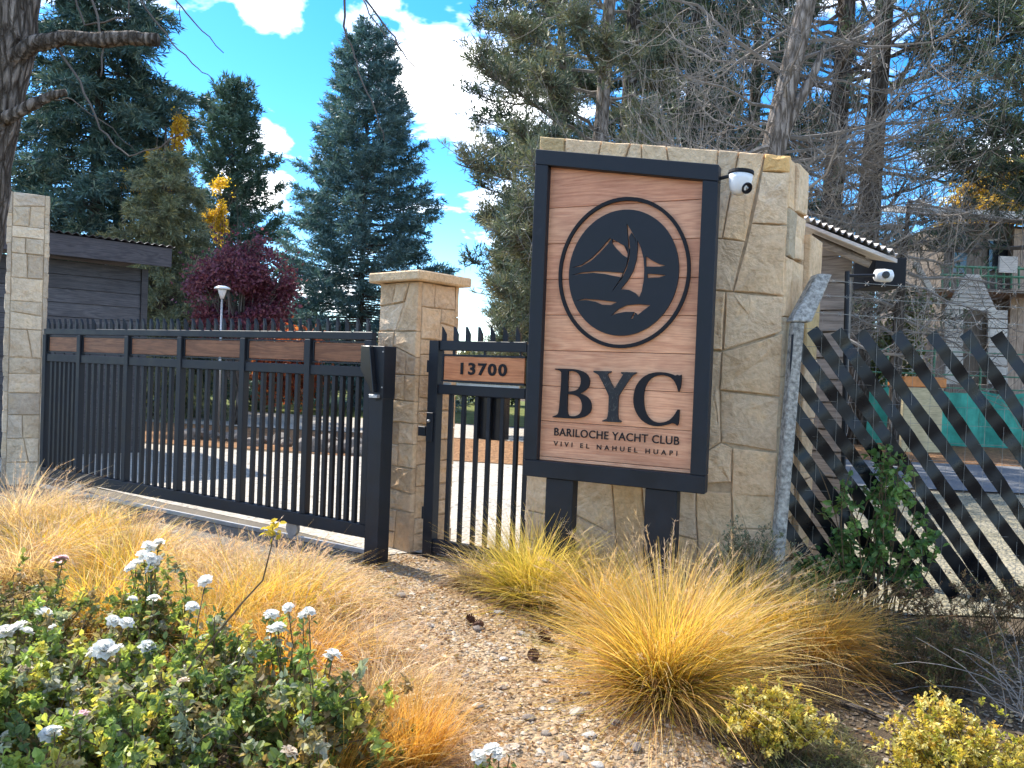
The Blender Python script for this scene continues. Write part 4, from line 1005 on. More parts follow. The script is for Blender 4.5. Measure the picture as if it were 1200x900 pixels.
conifer('blue_spruce', base_at(420, 28), top_z(432, 26, 28), 3.25, 'tall blue green spruce with pointed top behind the gates', t0=.05, nbr=380, twigs=44, nbl=12, bl=.20, bw=.017, up=.3, droop=.30, rise=.34,
        cols=((.10, .19, .205), (.14, .24, .25), (.075, .155, .165), (.19, .29, .29), (.11, .18, .155)), seed=1, shape=.72, irregular=.25, gap=.05)
conifer('dark_fir', base_at(108, 23), 13.6, 3.7, 'very tall dark fir rising out of the picture behind the dark hut', t0=.10, nbr=300, twigs=46, nbl=16, bl=.24, bw=.017, up=.1, droop=.45, rise=.15,
        cols=((.065, .12, .105), (.09, .155, .125), (.05, .095, .085), (.14, .18, .13)), seed=2, shape=.5, gap=.45, irregular=.5, trunk_r=.36, flat=.5)
conifer('grey_cedar', base_at(188, 20), top_z(200, 178, 20), 1.5, 'pale grey green feathery conifer between the dark hut and the purple tree', t0=.03, nbr=200, twigs=40, nbl=13, bl=.16, bw=.011, up=.25, droop=.5, rise=.1,
        cols=((.20, .22, .13), (.24, .25, .16), (.15, .18, .11), (.28, .26, .12)), seed=3, shape=.42, irregular=.6, gap=.25, flat=.8)
conifer('dark_cypress', base_at(266, 36), top_z(264, 98, 36), 3.0, 'dark green cypress with tapering top behind the purple tree', t0=.05, nbr=260, twigs=34, nbl=10, bl=.30, bw=.026, up=.6, droop=.1, rise=.2,
        cols=((.08, .135, .10), (.105, .165, .115), (.06, .105, .08)), seed=4, shape=.75, irregular=.55, gap=.2, flat=.6)

def leafball(name, base, lobes, n, lf, lw, cols, label, cat='tree', seed=0, trunk_r=.1, clump=1.2, keep=.42, leafmat='leaf', bark='bark', group=None, shell=.45, twigmat='twig'):
    """lobes: list of (cx,cy,cz,rx,ry,rz) in tree coordinates"""
    rng = np.random.default_rng(seed); r = root(name, base, 0, label, cat, group); PP = []; ends = []
    vol = np.array([a[3] * a[4] * a[5] for a in lobes]); vol /= vol.sum()
    for lb_, v in zip(lobes, vol):
        m = int(n * v * 2.2); d = unit(rng.normal(size=(m, 3))); q = np.power(rng.uniform(0, 1, m), shell)[:, None]
        P = np.array(lb_[:3]) + d * q * np.array(lb_[3:]) * (1 + .18 * rng.normal(size=(m, 1)))
        PP.append(P)
        for _ in range(6):
            dd = unit(rng.normal(size=3)); ends.append(np.array(lb_[:3]) + dd * np.array(lb_[3:]) * .8)
    P = np.concatenate(PP); c = clumpy(P, clump, seed + 50) + rng.uniform(-.12, .12, len(P))
    P = P[c > keep]; P = P[rng.permutation(len(P))[:n]]; P = P[P[:, 2] > .02]; m = len(P)
    D = rng.normal(size=(m, 3)); D[:, 2] -= .3
    cv, cf = blades(P, D, lf * rng.uniform(.6, 1.3, m), lw * rng.uniform(.7, 1.3, m), rng)
    tint = np.repeat(pick(cols, m, rng, .25), 4, 0)
    E_ = np.array(ends); s = np.linspace(0, 1, 6)[None, :, None]
    st = np.zeros_like(E_); st[:, 2] = np.minimum(E_[:, 2] * .35, lobes[0][2] * .5)
    bend = rng.normal(size=E_.shape) * .12 * np.linalg.norm(E_ - st, axis=1, keepdims=True)
    BP = st[:, None] * (1 - s) + E_[:, None] * s + bend[:, None] * (s * (1 - s)) * 2
    rr_ = np.tile(np.linspace(trunk_r * .35, trunk_r * .06, 6), (len(E_), 1))
    V, F = np_tubes(BP, np.maximum(rr_, .003), 4)
    tz_ = max(a[2] for a in lobes)
    tr = trunk_mesh([(0, 0, 0), (trunk_r * .4, 0, tz_ * .5), (0, 0, tz_)], [trunk_r, trunk_r * .7, trunk_r * .2], 8, .05, seed)
    finish_tree(r, tr, (V, F), (cv, cf), tint, bark, leafmat, twigmat); return r
pz = top_z(285, 270, 18.6)
leafball('purple_plum_tree', base_at(281, 18.6), [(0, 0, pz - 1.5, 1.15, 1.0, 1.25), (-.62, .1, pz - 1.75, .72, .7, 1.0), (.55, -.1, pz - 1.6, .7, .7, .95), (.15, .1, pz - .7, .5, .5, .75), (-.35, 0, pz - 1.0, .5, .5, .75), (-1.0, 0, pz - 1.5, .4, .4, .5), (.95, 0, pz - 1.3, .4, .4, .5)], 26000, .095, .028,
         ((.17, .05, .085), (.21, .065, .10), (.13, .038, .065), (.25, .10, .12)), 'round purple leaved plum tree beside the blue spruce', seed=7, trunk_r=.09, keep=.34, clump=3.4, shell=.55)
leafball('red_shrub', base_at(322, 24), [(0, 0, 1.5, 1.1, .7, 1.3), (.8, .3, 1.4, .8, .7, 1.2)], 4500, .15, .05, ((.42, .11, .05), (.5, .17, .07), (.3, .07, .04)), 'orange red autumn shrub at the foot of the blue spruce', 'shrub', 8, .05, keep=.35)
ya = top_z(188, 118, 21.6)
leafball('yellow_poplar', base_at(186, 21.6), [(0.35, 0, ya - .7, .28, .3, .7), (.0, 0, ya - 1.2, .35, .3, .5), (-.4, 0, ya - 1.5, .4, .3, .3), (-.1, 0, ya - 4.6, .5, .4, .9), (.1, 0, ya - 2.4, .6, .3, .8), (-.8, 0, ya - 2.2, .5, .3, .3)], 5000, .085, .028, ((.62, .38, .03), (.72, .47, .05), (.5, .28, .03)), 'golden yellow autumn tree glowing behind the tall dark fir', seed=9, trunk_r=.12, keep=.5, clump=2.5)
yb = top_z(258, 208, 29)
leafball('yellow_birch', base_at(252, 29), [(.05, 0, yb - .4, .38, .3, .4), (.0, 0, yb - 1.2, .24, .2, .8), (.45, 0, yb - .4, .24, .2, .3), (.05, 0, yb - 2.0, .3, .2, .5), (-.4, 0, yb - 1.5, .3, .2, .5)], 3600, .08, .026, ((.68, .45, .03), (.78, .55, .05), (.58, .36, .03)), 'slim bright yellow birch above the purple tree', seed=10, trunk_r=.05, keep=.45, clump=4)
leafball('yellow_larch', base_at(1150, 38), [(0, 0, 10.6, 2.4, 1.6, 2.0), (1.6, 0, 11.8, 1.6, 1.4, 1.5), (-1.6, 0, 10.0, 1.2, 1.2, 1.2)], 8000, .24, .08, ((.55, .38, .06), (.66, .45, .08), (.42, .30, .06)), 'golden larch crown above the timber house roof', seed=12, trunk_r=.2, keep=.42)

def pine(name, base, H, label, trunk_pts, tr_r, branches, ntw, tuft, nl, nw, cols, seed, bark='bark', spread=.5, inner=.45, twigmat='twiggrey', tz_up=.25):
    """branches: array (start height, azimuth, length, rise, curl) ; tufts of long needles on side twigs"""
    rng = np.random.default_rng(seed); r = root(name, base, 0, label, 'tree')
    T = np.array(trunk_pts, float); hz = T[:, 2]
    b = np.array(branches); m = len(b); c0 = np.stack([np.interp(b[:, 0], hz, T[:, 0]), np.interp(b[:, 0], hz, T[:, 1]), b[:, 0]], 1)
    o_ = np.stack([np.cos(b[:, 1]), np.sin(b[:, 1]), np.zeros(m)], 1); s = np.linspace(0, 1, 9)
    BP = c0[:, None] + o_[:, None] * (s[None, :, None] * b[:, 2][:, None, None]); BP[:, :, 2] += (b[:, 3][:, None] * s + b[:, 4][:, None] * s ** 2) * b[:, 2][:, None]
    BP += np.cumsum(rng.normal(size=(m, 9, 3)) * .03, 1) * b[:, 2][:, None, None] * .6
    br_r = (.016 * b[:, 2] + .012)[:, None] * (1.08 - s)[None]
    parts = [np_tubes(BP, br_r, 4)]
    # side twigs
    nt = m * ntw; bi = rng.choice(m, nt, p=b[:, 2] / b[:, 2].sum()); ss = inner + (1 - inner) * np.power(rng.uniform(0, 1, nt), .7)
    f = ss * 8; i0 = np.clip(f.astype(int), 0, 7); fr = (f - i0)[:, None]; TP = BP[bi, i0] * (1 - fr) + BP[bi, i0 + 1] * fr; TT = unit(BP[bi, i0 + 1] - BP[bi, i0])
    TD = unit(TT * .7 + rng.normal(size=(nt, 3)) * spread + np.array([0, 0, tz_up])); tl = (.16 + .14 * b[bi, 2]) * rng.uniform(.5, 1.3, nt)
    q = np.linspace(0, 1, 4)[None, :, None]; TL = TP[:, None] + TD[:, None] * q * tl[:, None, None]; TL[:, :, 2] += (q[:, :, 0] ** 2) * .12 * tl[:, None]
    parts.append(np_tubes(TL, np.tile(np.linspace(.014, .006, 4), (nt, 1)), 3))
    tip = TL[:, -1]; base2 = TL[:, 1]
    if tuft:
        k = np.repeat(np.arange(nt), tuft); u = rng.uniform(0, 1, len(k))[:, None]
        P = base2[k] * (1 - u) + tip[k] * u; D = unit(TD[k] * .55 + rng.normal(size=(len(k), 3)) * .75 + np.array([0, 0, .25]))
        cv, cf = blades(P, D, nl * rng.uniform(.6, 1.2, len(k)), nw * rng.uniform(.7, 1.3, len(k)), rng)
        tint = np.repeat(pick(cols, nt, rng, .2)[k] * rng.uniform(.8, 1.2, (len(k), 1)), 4, 0)
    tr = trunk_mesh(trunk_pts, tr_r, 12, .05, seed)
    finish_tree(r, tr, join(parts), (cv, cf) if tuft else None, tint if tuft else None, bark, 'needle', twigmat); return r
def rbr(n, h0, h1, l0, l1, rise, curl, seed, az0=0, az1=6.283):
    r = np.random.default_rng(seed); h = h0 + (h1 - h0) * (np.arange(n) + r.uniform(0, 1, n)) / n; tt = (h - h0) / (h1 - h0)
    return np.stack([h, r.uniform(az0, az1, n), (l0 + (l1 - l0) * tt) * r.uniform(.65, 1.15, n), rise + r.uniform(-.2, .2, n), curl + r.uniform(-.15, .15, n)], 1)
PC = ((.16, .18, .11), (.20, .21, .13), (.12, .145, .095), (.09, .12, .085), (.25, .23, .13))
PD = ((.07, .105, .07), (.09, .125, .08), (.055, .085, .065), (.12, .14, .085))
# broad pine in the middle
pb_ = base_at(684, 19)
br = np.concatenate([rbr(46, 1.0, 14.5, 3.6, 2.2, .10, .12, 1, 1.7, 4.6), rbr(24, 3.5, 14.5, 2.6, 2.2, .15, .12, 2, 4.6, 7.9), rbr(10, .8, 5.5, 2.6, 2.6, .0, .05, 31, 2.2, 4.1)])
pine('broad_pine', pb_, 16, 'broad grey green pine with pale trunk rising above the sign', [(0, 0, 0), (.05, 0, 4), (.2, 0, 8), (.3, 0, 12), (.3, 0, 16)], [.27, .23, .18, .14, .05], br, 70, 24, .22, .012, PC, 5, 'barkpale', inner=.38)
br = np.concatenate([rbr(50, 5.0, 17, 3.4, 2.4, .05, .1, 3)])
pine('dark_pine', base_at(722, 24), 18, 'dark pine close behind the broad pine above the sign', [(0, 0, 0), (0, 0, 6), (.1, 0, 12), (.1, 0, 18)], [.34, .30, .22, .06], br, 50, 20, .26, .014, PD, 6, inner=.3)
# tree with the dead drooping branches
b0_ = at(903, 190, 13); bm_ = at(945, 0, 13)
dx = (bm_.x - b0_.x) / (bm_.z - b0_.z)
tpts = [(-dx * b0_.z, 0, 0), (0, 0, b0_.z), (dx * 2, 0, b0_.z + 2), (dx * 6, 0, b0_.z + 6)]
rng = np.random.default_rng(17)
def dead_tree(name, base, tpts, tr_r, n1, h0, h1, l1, label, seed, n2=14, n3=5, fork=None, up0=.1, sag=.35, hook=.35, az=None, bark='barkpale'):
    rng = np.random.default_rng(seed); r = root(name, base, 0, label, 'tree'); T = np.array(tpts, float)
    def arcs(S, D, L, sag, hook, n=8, jit=.05):
        s = np.linspace(0, 1, n); P = S[:, None] + D[:, None] * (s[None, :, None] * L[:, None, None])
        P[:, :, 2] += (-sag * s ** 2 + hook * s ** 4)[None] * L[:, None] * rng.uniform(.4, 1.4, (len(S), 1))
        return P + np.cumsum(rng.normal(size=P.shape) * jit, 1) * L[:, None, None] * .35
    h = rng.uniform(h0, h1, n1); S = np.stack([np.interp(h, T[:, 2], T[:, 0]), np.interp(h, T[:, 2], T[:, 1]), h], 1)
    a = rng.uniform(0, 2 * np.pi, n1) if az is None else rng.choice(az, n1) + rng.normal(size=n1) * .55
    D = unit(np.stack([np.cos(a), np.sin(a), up0 + rng.normal(size=n1) * .28], 1)); L = l1 * rng.uniform(.5, 1.15, n1)
    A = arcs(S, D, L, sag, hook); parts = [np_tubes(A, (.012 + .010 * L)[:, None] * np.linspace(1, .3, 8)[None], 4)]
    def kids(A, L, n, lf, sag, hook, r0):
        m = len(A); bi = np.repeat(np.arange(m), n); u = rng.uniform(.2, 1, len(bi)) * 6.99; i0 = u.astype(int); f = (u - i0)[:, None]
        S = A[bi, i0] * (1 - f) + A[bi, i0 + 1] * f; TT = unit(A[bi, i0 + 1] - A[bi, i0])
        D = unit(TT * .8 + rng.normal(size=(len(bi), 3)) * .6); l = L[bi] * lf * rng.uniform(.4, 1.2, len(bi)) + .1
        B = arcs(S, D, l, sag, hook); parts.append(np_tubes(B, r0 * np.linspace(1, .4, 8)[None] * np.ones((len(bi), 1)), 3)); return B, l
    B, l = kids(A, L, n2, .5, .3, .55, .0085)
    if n3: kids(B, l, n3, .5, .3, .6, .0052)
    tr = trunk_mesh(tpts, tr_r, 14, .05, seed)
    tr.build('trunk', bark, r, smooth=True)
    if fork:
        for pts, rr_ in fork: trunk_mesh(pts, rr_, 10, .06, seed + 1).build('fork', bark, r, smooth=True)
    link('dead_branches', np_mesh('dead_branches', *join(parts)), 'twiggrey', r); return r
bs = Vector((b0_.x, 13, 0)); fz = b0_.z
fk = [([Vector((0, 0, fz - .1)), at(930, 130, 12.95) - bs, at(952, 90, 12.9) - bs, at(967, 52, 12.85) - bs], [.15, .10, .075, .04])]
dead_tree('bare_conifer', bs, tpts, [.26, .20, .165, .10], 64, 2.6, 7.6, 2.9, 'half dead conifer with leaning trunk and bare drooping branches above the wall', 17, 15, 4, fk, az=[2.9, 3.3, 2.4, .1, .5, -.4, 4.2])
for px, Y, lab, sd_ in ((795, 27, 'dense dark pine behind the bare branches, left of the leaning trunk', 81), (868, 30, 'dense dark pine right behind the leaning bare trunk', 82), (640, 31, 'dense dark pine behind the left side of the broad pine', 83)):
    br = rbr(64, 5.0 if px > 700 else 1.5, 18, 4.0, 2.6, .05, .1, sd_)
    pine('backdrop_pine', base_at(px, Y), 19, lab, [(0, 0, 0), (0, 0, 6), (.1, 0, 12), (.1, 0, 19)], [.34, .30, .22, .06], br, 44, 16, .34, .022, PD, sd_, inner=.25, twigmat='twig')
# two dark trunks to the right with thin twiggy limbs and dark foliage aloft
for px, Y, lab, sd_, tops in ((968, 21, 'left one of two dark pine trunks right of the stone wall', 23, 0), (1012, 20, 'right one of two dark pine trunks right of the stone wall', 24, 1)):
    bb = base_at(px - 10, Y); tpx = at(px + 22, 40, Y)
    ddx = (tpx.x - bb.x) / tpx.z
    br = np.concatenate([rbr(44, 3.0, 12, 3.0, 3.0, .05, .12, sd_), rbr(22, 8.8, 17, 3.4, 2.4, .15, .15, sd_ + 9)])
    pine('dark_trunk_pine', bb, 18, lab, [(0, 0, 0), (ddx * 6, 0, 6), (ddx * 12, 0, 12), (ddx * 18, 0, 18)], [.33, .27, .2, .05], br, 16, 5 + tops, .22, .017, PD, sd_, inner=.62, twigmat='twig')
br = np.concatenate([rbr(60, 4.8, 14, 3.9, 3.2, .0, .12, 41, 2.2, 4.4)])
pine('side_pine', base_at(1268, 18), 15, 'bushy dark green pine in front of the timber house at the right edge', [(0, 0, 0), (.1, 0, 5), (.1, 0, 10), (.2, 0, 15)], [.26, .22, .16, .05], br, 50, 20, .23, .012, PD + ((.10, .125, .06),), 42, inner=.3)
dead_tree('bare_thicket_tree', base_at(1050, 15), [(0, 0, 0), (0, 0, 3), (.1, 0, 5.2)], [.12, .09, .03], 26, 2.4, 5.2, 2.2, 'grey leafless tangle of branches beside the grey hut', 51, 10, 4, up0=.0, sag=.3, hook=.25, bark='bark')
# shrubs inside
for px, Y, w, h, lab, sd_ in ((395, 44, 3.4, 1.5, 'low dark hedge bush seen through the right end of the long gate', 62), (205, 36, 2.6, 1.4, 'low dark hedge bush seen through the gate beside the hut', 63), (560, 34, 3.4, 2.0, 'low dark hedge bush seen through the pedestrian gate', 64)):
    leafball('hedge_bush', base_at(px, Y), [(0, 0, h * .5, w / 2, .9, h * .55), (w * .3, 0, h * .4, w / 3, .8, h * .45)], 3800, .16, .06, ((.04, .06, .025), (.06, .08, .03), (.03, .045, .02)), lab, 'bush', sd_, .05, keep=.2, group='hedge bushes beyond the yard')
leafball('fence_shrub', base_at(1024, 22), [(0, 0, 2.4, 1.0, .8, 2.0), (.9, .1, 2.9, .8, .7, 1.5)], 4500, .15, .05, ((.12, .14, .05), (.17, .17, .06), (.09, .11, .045)), 'loose olive green shrub behind the net beside the grey hut', 'shrub', 65, .04, keep=.42, clump=2.2)
# rocks in the yard, seen through the bars
rr2 = random.Random(77)
def rock_mesh(seed, sub=2):
    r = random.Random(seed); bm = bmesh.new(); bmesh.ops.create_icosphere(bm, subdivisions=sub, radius=1)
    ks = [(Vector((r.gauss(0, 1), r.gauss(0, 1), r.gauss(0, 1))).normalized(), r.uniform(.55, .95)) for _ in range(9)]
    for v in bm.verts:
        for d, lim in ks:
            e = v.co.dot(d)
            if e > lim: v.co -= d * (e - lim)
        v.co += Vector((r.gauss(0, .03),) * 3)
    me = bpy.data.meshes.new('rock'); bm.to_mesh(me); bm.free(); return me
rmesh = [rock_mesh(i) for i in range(5)]
for m_ in rmesh: m_.materials.append(mat_simple('rock_%d' % rmesh.index(m_), (.22, .19, .16), .9, .4, 3, bmp=.8, bscale=12))
for i in range(16):
    px = 215 + i * 14 + rr2.uniform(-5, 5); p = base_at(px, 14.6 + rr2.uniform(-.5, .5) + (300 - px) * .006)
    s = rr2.uniform(.12, .26); o = bpy.data.objects.new('rock', rmesh[i % 5]); COL.objects.link(o); o.location = (p.x, p.y, s * .35); o.scale = (s * 1.3, s, s * .8); o.rotation_euler = (0, 0, rr2.uniform(0, 6))
    tag(o, 'grey brown edging rock lying in the yard behind the long gate', 'rock', 'edging rocks in the yard')
# far wood closing the horizon
rng = np.random.default_rng(90); n = 60000
u = rng.uniform(-1, 1, n); X = u * 95; hgt = 5 + 3.5 * np.sin(X * .13) + 2 * np.sin(X * .37 + 1) + 1.2 * np.sin(X * .9)
P = np.stack([X, 72 + rng.uniform(-3, 3, n) - np.abs(u) * 14, hgt * np.power(rng.uniform(0, 1, n), .8)], 1)
cv, cf = blades(P, rng.normal(size=(n, 3)), rng.uniform(.5, 1.0, n), rng.uniform(.18, .3, n), rng)
o = link('far_wood', np_mesh('far_wood', cv, cf, np.repeat(pick(((.05, .07, .035), (.07, .085, .04), (.12, .10, .04)), n, rng, .3), 4, 0)), 'leaf')
tag(o, 'far belt of mixed trees closing the view behind the garden', 'trees', kind='stuff')

# ================================================================== OLD TREE AT THE LEFT EDGE
ob = at(-100, 430, 2.7); ob.z = 0
old = root('old_tree', ob, 0, 'rough barked old tree trunk at the left edge with a sawn limb', 'tree')
lc = lambda p: p - ob
q = [at(-80, 520, 2.7), at(-48, 300, 2.7), at(-30, 190, 2.7), at(-2, 60, 2.7), at(10, -40, 2.7), at(14, -200, 2.7)]
pts = [Vector((q[0].x - .1, 2.7, 0))] + q
mb = trunk_mesh([lc(p) for p in pts], [.17, .14, .122, .112, .104, .1, .085], 22, .045, 3); mb.build('trunk', 'barknear', old, smooth=True)
def limb(name, pxs, Y, r0, r1, k=10, mat='barknear', seed=1):
    trunk_mesh([lc(at(x, y, Y + (i * .01))) for i, (x, y) in enumerate(pxs)], [r0 + (r1 - r0) * i / (len(pxs) - 1) for i in range(len(pxs))], k, .1, seed).build(name, mat, old, smooth=True)
limb('sawn_limb', [(8, 70), (40, 52), (75, 44), (115, 47), (150, 44), (185, 47)], 2.66, .029, .023)
limb('stub', [(5, 140), (35, 124), (60, 112), (78, 108)], 2.66, .023, .012)
limb('high_branch', [(12, -120), (120, -150), (260, -110), (420, -90), (520, -60)], 2.75, 0.0156, 0.0042, 8)
def twig(pxs, Y, r0, r1, seed=0):
    r_ = random.Random(seed); P = [lc(at(x, y, Y)) for x, y in pxs]; Q = []
    for i in range(len(P) - 1):
        for j in range(4): Q.append(P[i].lerp(P[i + 1], j / 4) + Vector([r_.gauss(0, .003) for _ in range(3)]))
    Q.append(P[-1]); MB().tube(Q, [r0 + (r1 - r0) * i / (len(Q) - 1) for i in range(len(Q))], 5).build('twig', 'twig', old, smooth=True)
twig([(95, -30), (112, 10), (120, 60), (118, 90)], 2.7, 0.0052, 0.0026, 1); twig([(60, 45), (95, 95), (118, 150), (150, 183), (190, 170), (215, 155)], 2.7, 0.0047, 0.0016, 2)
twig([(140, -130), (165, 0), (195, 40), (225, 75), (250, 93)], 2.7, 0.0042, 0.0016, 3); twig([(175, -130), (205, 0), (230, 28), (262, 62)], 2.7, 0.0042, 0.0016, 4); twig([(209, 5), (211, 15), (211, 30)], 2.7, 0.0021, 0.0016, 5)
twig([(395, -90), (404, 0), (404, 40), (415, 60), (420, 85), (440, 130), (450, 165)], 2.7, 0.0052, 0.0016, 6); twig([(415, -88), (430, 0), (455, 35), (478, 70), (505, 104)], 2.7, 0.0047, 0.0016, 7); twig([(425, 0), (436, 22), (470, 60)], 2.7, 0.0031, 0.0016, 8)
twig([(80, -20), (100, 30), (150, 20), (160, -60)], 2.8, 0.0042, 0.0021, 9); twig([(60, 115), (85, 118), (130, 150), (160, 180)], 2.7, 0.0026, 0.0010, 10)

# ================================================================== FOREGROUND PLANTING
def grass_np(base, n, r0, h, lean, curl, w, seed, cols_lo, cols_hi, cols_tip, wind=(0, 0), seg=5, lenvar=.5):
    """arching blades; base may be (n,3) array or a single point"""
    rng = np.random.default_rng(seed); B = np.asarray(base, float)
    az = rng.uniform(0, 2 * np.pi, n); rr_ = r0 * np.sqrt(rng.uniform(0, 1, n))
    if B.ndim == 1:
        P0 = B + np.stack([np.cos(az) * rr_, np.sin(az) * rr_, np.zeros(n)], 1); az = az + rng.normal(size=n) * .9
        ks = 9; sub = rng.integers(0, ks, n); so = rng.normal(size=(ks, 2)) * r0 * .55; sw = rng.normal(size=(ks, 2)) * .13      # tufts that lean their own way
        P0[:, :2] = P0[:, :2] * .6 + so[sub]; wind = (wind[0] + sw[sub, 0][:, None] + rng.normal(size=(n, 1)) * .2, wind[1] + sw[sub, 1][:, None] + rng.normal(size=(n, 1)) * .2)
    else: P0 = B
    th0 = np.abs(rng.normal(size=n)) * lean * .6 + (rr_ / max(r0, 1e-6) * lean * .55 if B.ndim == 1 else lean * .5)
    L = h * (1 + rng.uniform(-lenvar, lenvar * .6, n)); kap = curl * rng.uniform(.3, 1.6, n)
    s = (np.arange(seg) + .5) / seg; ph = np.minimum(th0[:, None] + kap[:, None] * s[None] ** 1.6, 2.4)
    hx = np.cos(az)[:, None] * np.sin(ph) + wind[0] * s[None] ; hy = np.sin(az)[:, None] * np.sin(ph) + wind[1] * s[None]
    st = np.stack([hx, hy, np.cos(ph)], 2) * (L / seg)[:, None, None]
    C = np.concatenate([P0[:, None], P0[:, None] + np.cumsum(st, 1)], 1)
    C[:, :, 2] = np.maximum(C[:, :, 2], .012)
    q = np.linspace(0, 1, seg + 1); wd_ = w * rng.uniform(.6, 1.4, n)[:, None] * (1 - .85 * q ** 2)[None]
    S = unit(np.stack([-np.sin(az), np.cos(az), rng.normal(size=n) * .4], 1) + rng.normal(size=(n, 3)) * .35)
    V = np.stack([C - S[:, None] * wd_[:, :, None], C + S[:, None] * wd_[:, :, None]], 2)
    idx = np.arange(n * (seg + 1) * 2).reshape(n, seg + 1, 2)
    F = np.stack([idx[:, :-1, 0], idx[:, :-1, 1], idx[:, 1:, 1], idx[:, 1:, 0]], -1).reshape(-1, 4)
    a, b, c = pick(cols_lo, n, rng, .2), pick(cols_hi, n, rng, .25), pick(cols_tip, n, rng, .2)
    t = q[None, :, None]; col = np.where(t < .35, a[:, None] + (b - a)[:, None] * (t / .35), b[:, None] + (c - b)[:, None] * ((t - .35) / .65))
    return V.reshape(-1, 3), F, np.repeat(col, 2, 1).reshape(-1, 3)
def plumes(P0, n, h, seed, col, spread=.5, wind=(0, 0)):
    """thin stalks ending in soft seed heads"""
    rng = np.random.default_rng(seed); az = rng.uniform(0, 6.283, n); th = np.abs(rng.normal(size=n)) * spread
    L = h * rng.uniform(.75, 1.2, n); s = np.linspace(0, 1, 7); ph = th[:, None] + .9 * s[None] ** 2 * rng.uniform(.3, 1.2, (n, 1))
    st = np.stack([np.cos(az)[:, None] * np.sin(ph) + wind[0] * s, np.sin(az)[:, None] * np.sin(ph) + wind[1] * s, np.cos(ph)], 2) * (L / 7)[:, None, None]
    C = P0[None, None] + np.cumsum(st, 1) + np.stack([np.cos(az), np.sin(az), np.zeros(n)], 1)[:, None] * .05
    V, F = np_tubes(C, np.full((n, 7), .0011), 3); tint = np.tile(np.array(col) * .8, (len(V), 1))
    m = 26; k = np.repeat(np.arange(n), m); u = rng.uniform(.72, 1, n * m) * 6; i0 = np.minimum(u.astype(int), 5); f = (u - i0)[:, None]
    P = C[k, i0] * (1 - f) + C[k, i0 + 1] * f; D = unit(C[k, i0 + 1] - C[k, i0]) + rng.normal(size=(n * m, 3)) * .35
    bv, bf = blades(P, D, rng.uniform(.02, .045, n * m), np.full(n * m, .0012), rng)
    return np.concatenate([V, bv]), np.concatenate([F, bf + len(V)]), np.concatenate([tint, np.tile(np.array(col), (len(bv), 1))])
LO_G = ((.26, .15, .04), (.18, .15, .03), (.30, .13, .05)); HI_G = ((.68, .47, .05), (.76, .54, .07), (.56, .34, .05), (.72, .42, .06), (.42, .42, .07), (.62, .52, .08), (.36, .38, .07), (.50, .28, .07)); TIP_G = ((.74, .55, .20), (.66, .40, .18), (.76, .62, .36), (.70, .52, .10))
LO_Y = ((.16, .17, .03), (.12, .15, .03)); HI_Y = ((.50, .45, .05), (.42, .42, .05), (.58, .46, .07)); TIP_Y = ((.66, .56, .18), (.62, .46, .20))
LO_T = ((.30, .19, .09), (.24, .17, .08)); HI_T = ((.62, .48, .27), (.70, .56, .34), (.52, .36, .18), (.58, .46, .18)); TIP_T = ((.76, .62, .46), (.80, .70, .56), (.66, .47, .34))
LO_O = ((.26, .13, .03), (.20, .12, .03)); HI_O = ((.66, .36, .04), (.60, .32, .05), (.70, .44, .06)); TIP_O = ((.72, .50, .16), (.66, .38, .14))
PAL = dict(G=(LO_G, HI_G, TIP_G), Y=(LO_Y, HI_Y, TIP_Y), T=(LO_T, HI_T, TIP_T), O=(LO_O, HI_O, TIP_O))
def tussock(px, py, h, r0, n, pal, label, seed, lean=.75, curl=1.1, wind=(0, 0), w=.0024, skirt=True, group=None, npl=0, plc=(.66, .52, .36)):
    b = gnd(px, py); r = root('grass_tussock', (b.x, b.y, 0), 0, label, 'grass', group)
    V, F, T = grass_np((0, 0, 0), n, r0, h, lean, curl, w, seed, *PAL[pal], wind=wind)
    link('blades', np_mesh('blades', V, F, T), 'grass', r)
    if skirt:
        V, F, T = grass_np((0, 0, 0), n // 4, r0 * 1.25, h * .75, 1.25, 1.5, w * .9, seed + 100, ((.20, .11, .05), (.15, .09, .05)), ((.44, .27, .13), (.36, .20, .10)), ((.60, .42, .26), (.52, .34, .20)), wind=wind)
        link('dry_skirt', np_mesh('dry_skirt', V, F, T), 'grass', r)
    if npl:
        V, F, T = plumes(np.zeros(3), npl, h * 1.12, seed + 200, plc, .55, wind); link('seed_heads', np_mesh('seed_heads', V, F, T), 'grass', r)
    return r
GR = 'ornamental grass tussocks'
tussock(775, 812, .68, .10, 4200, 'G', 'largest golden grass tussock in front of the sign posts', 1, .85, .6, (.05, 0), w=.0019, npl=60)
tussock(866, 768, .58, .09, 2600, 'G', 'golden grass tussock under the right sign post, sweeping to the right', 2, .9, .8, (.22, -.05), w=.0019, npl=60)
tussock(708, 735, .50, .08, 1800, 'G', 'golden grass tussock with tan plumes under the left sign post', 3, .85, .8, (.05, 0), npl=40)
tussock(622, 708, .58, .10, 2600, 'Y', 'yellow green grass tussock beside the pedestrian gate', 4, .75, .65, (0, 0), npl=24)
tussock(955, 778, .48, .10, 2200, 'O', 'amber grass tussock right of the golden ones, below the fence post', 5, .85, 1.15, (.22, 0), npl=24, plc=(.52, .36, .2))
tussock(560, 690, .34, .10, 700, 'T', 'small dry tan tussock at the foot of the pedestrian gate', 6, 1.0, 1.3, (-.1, 0))
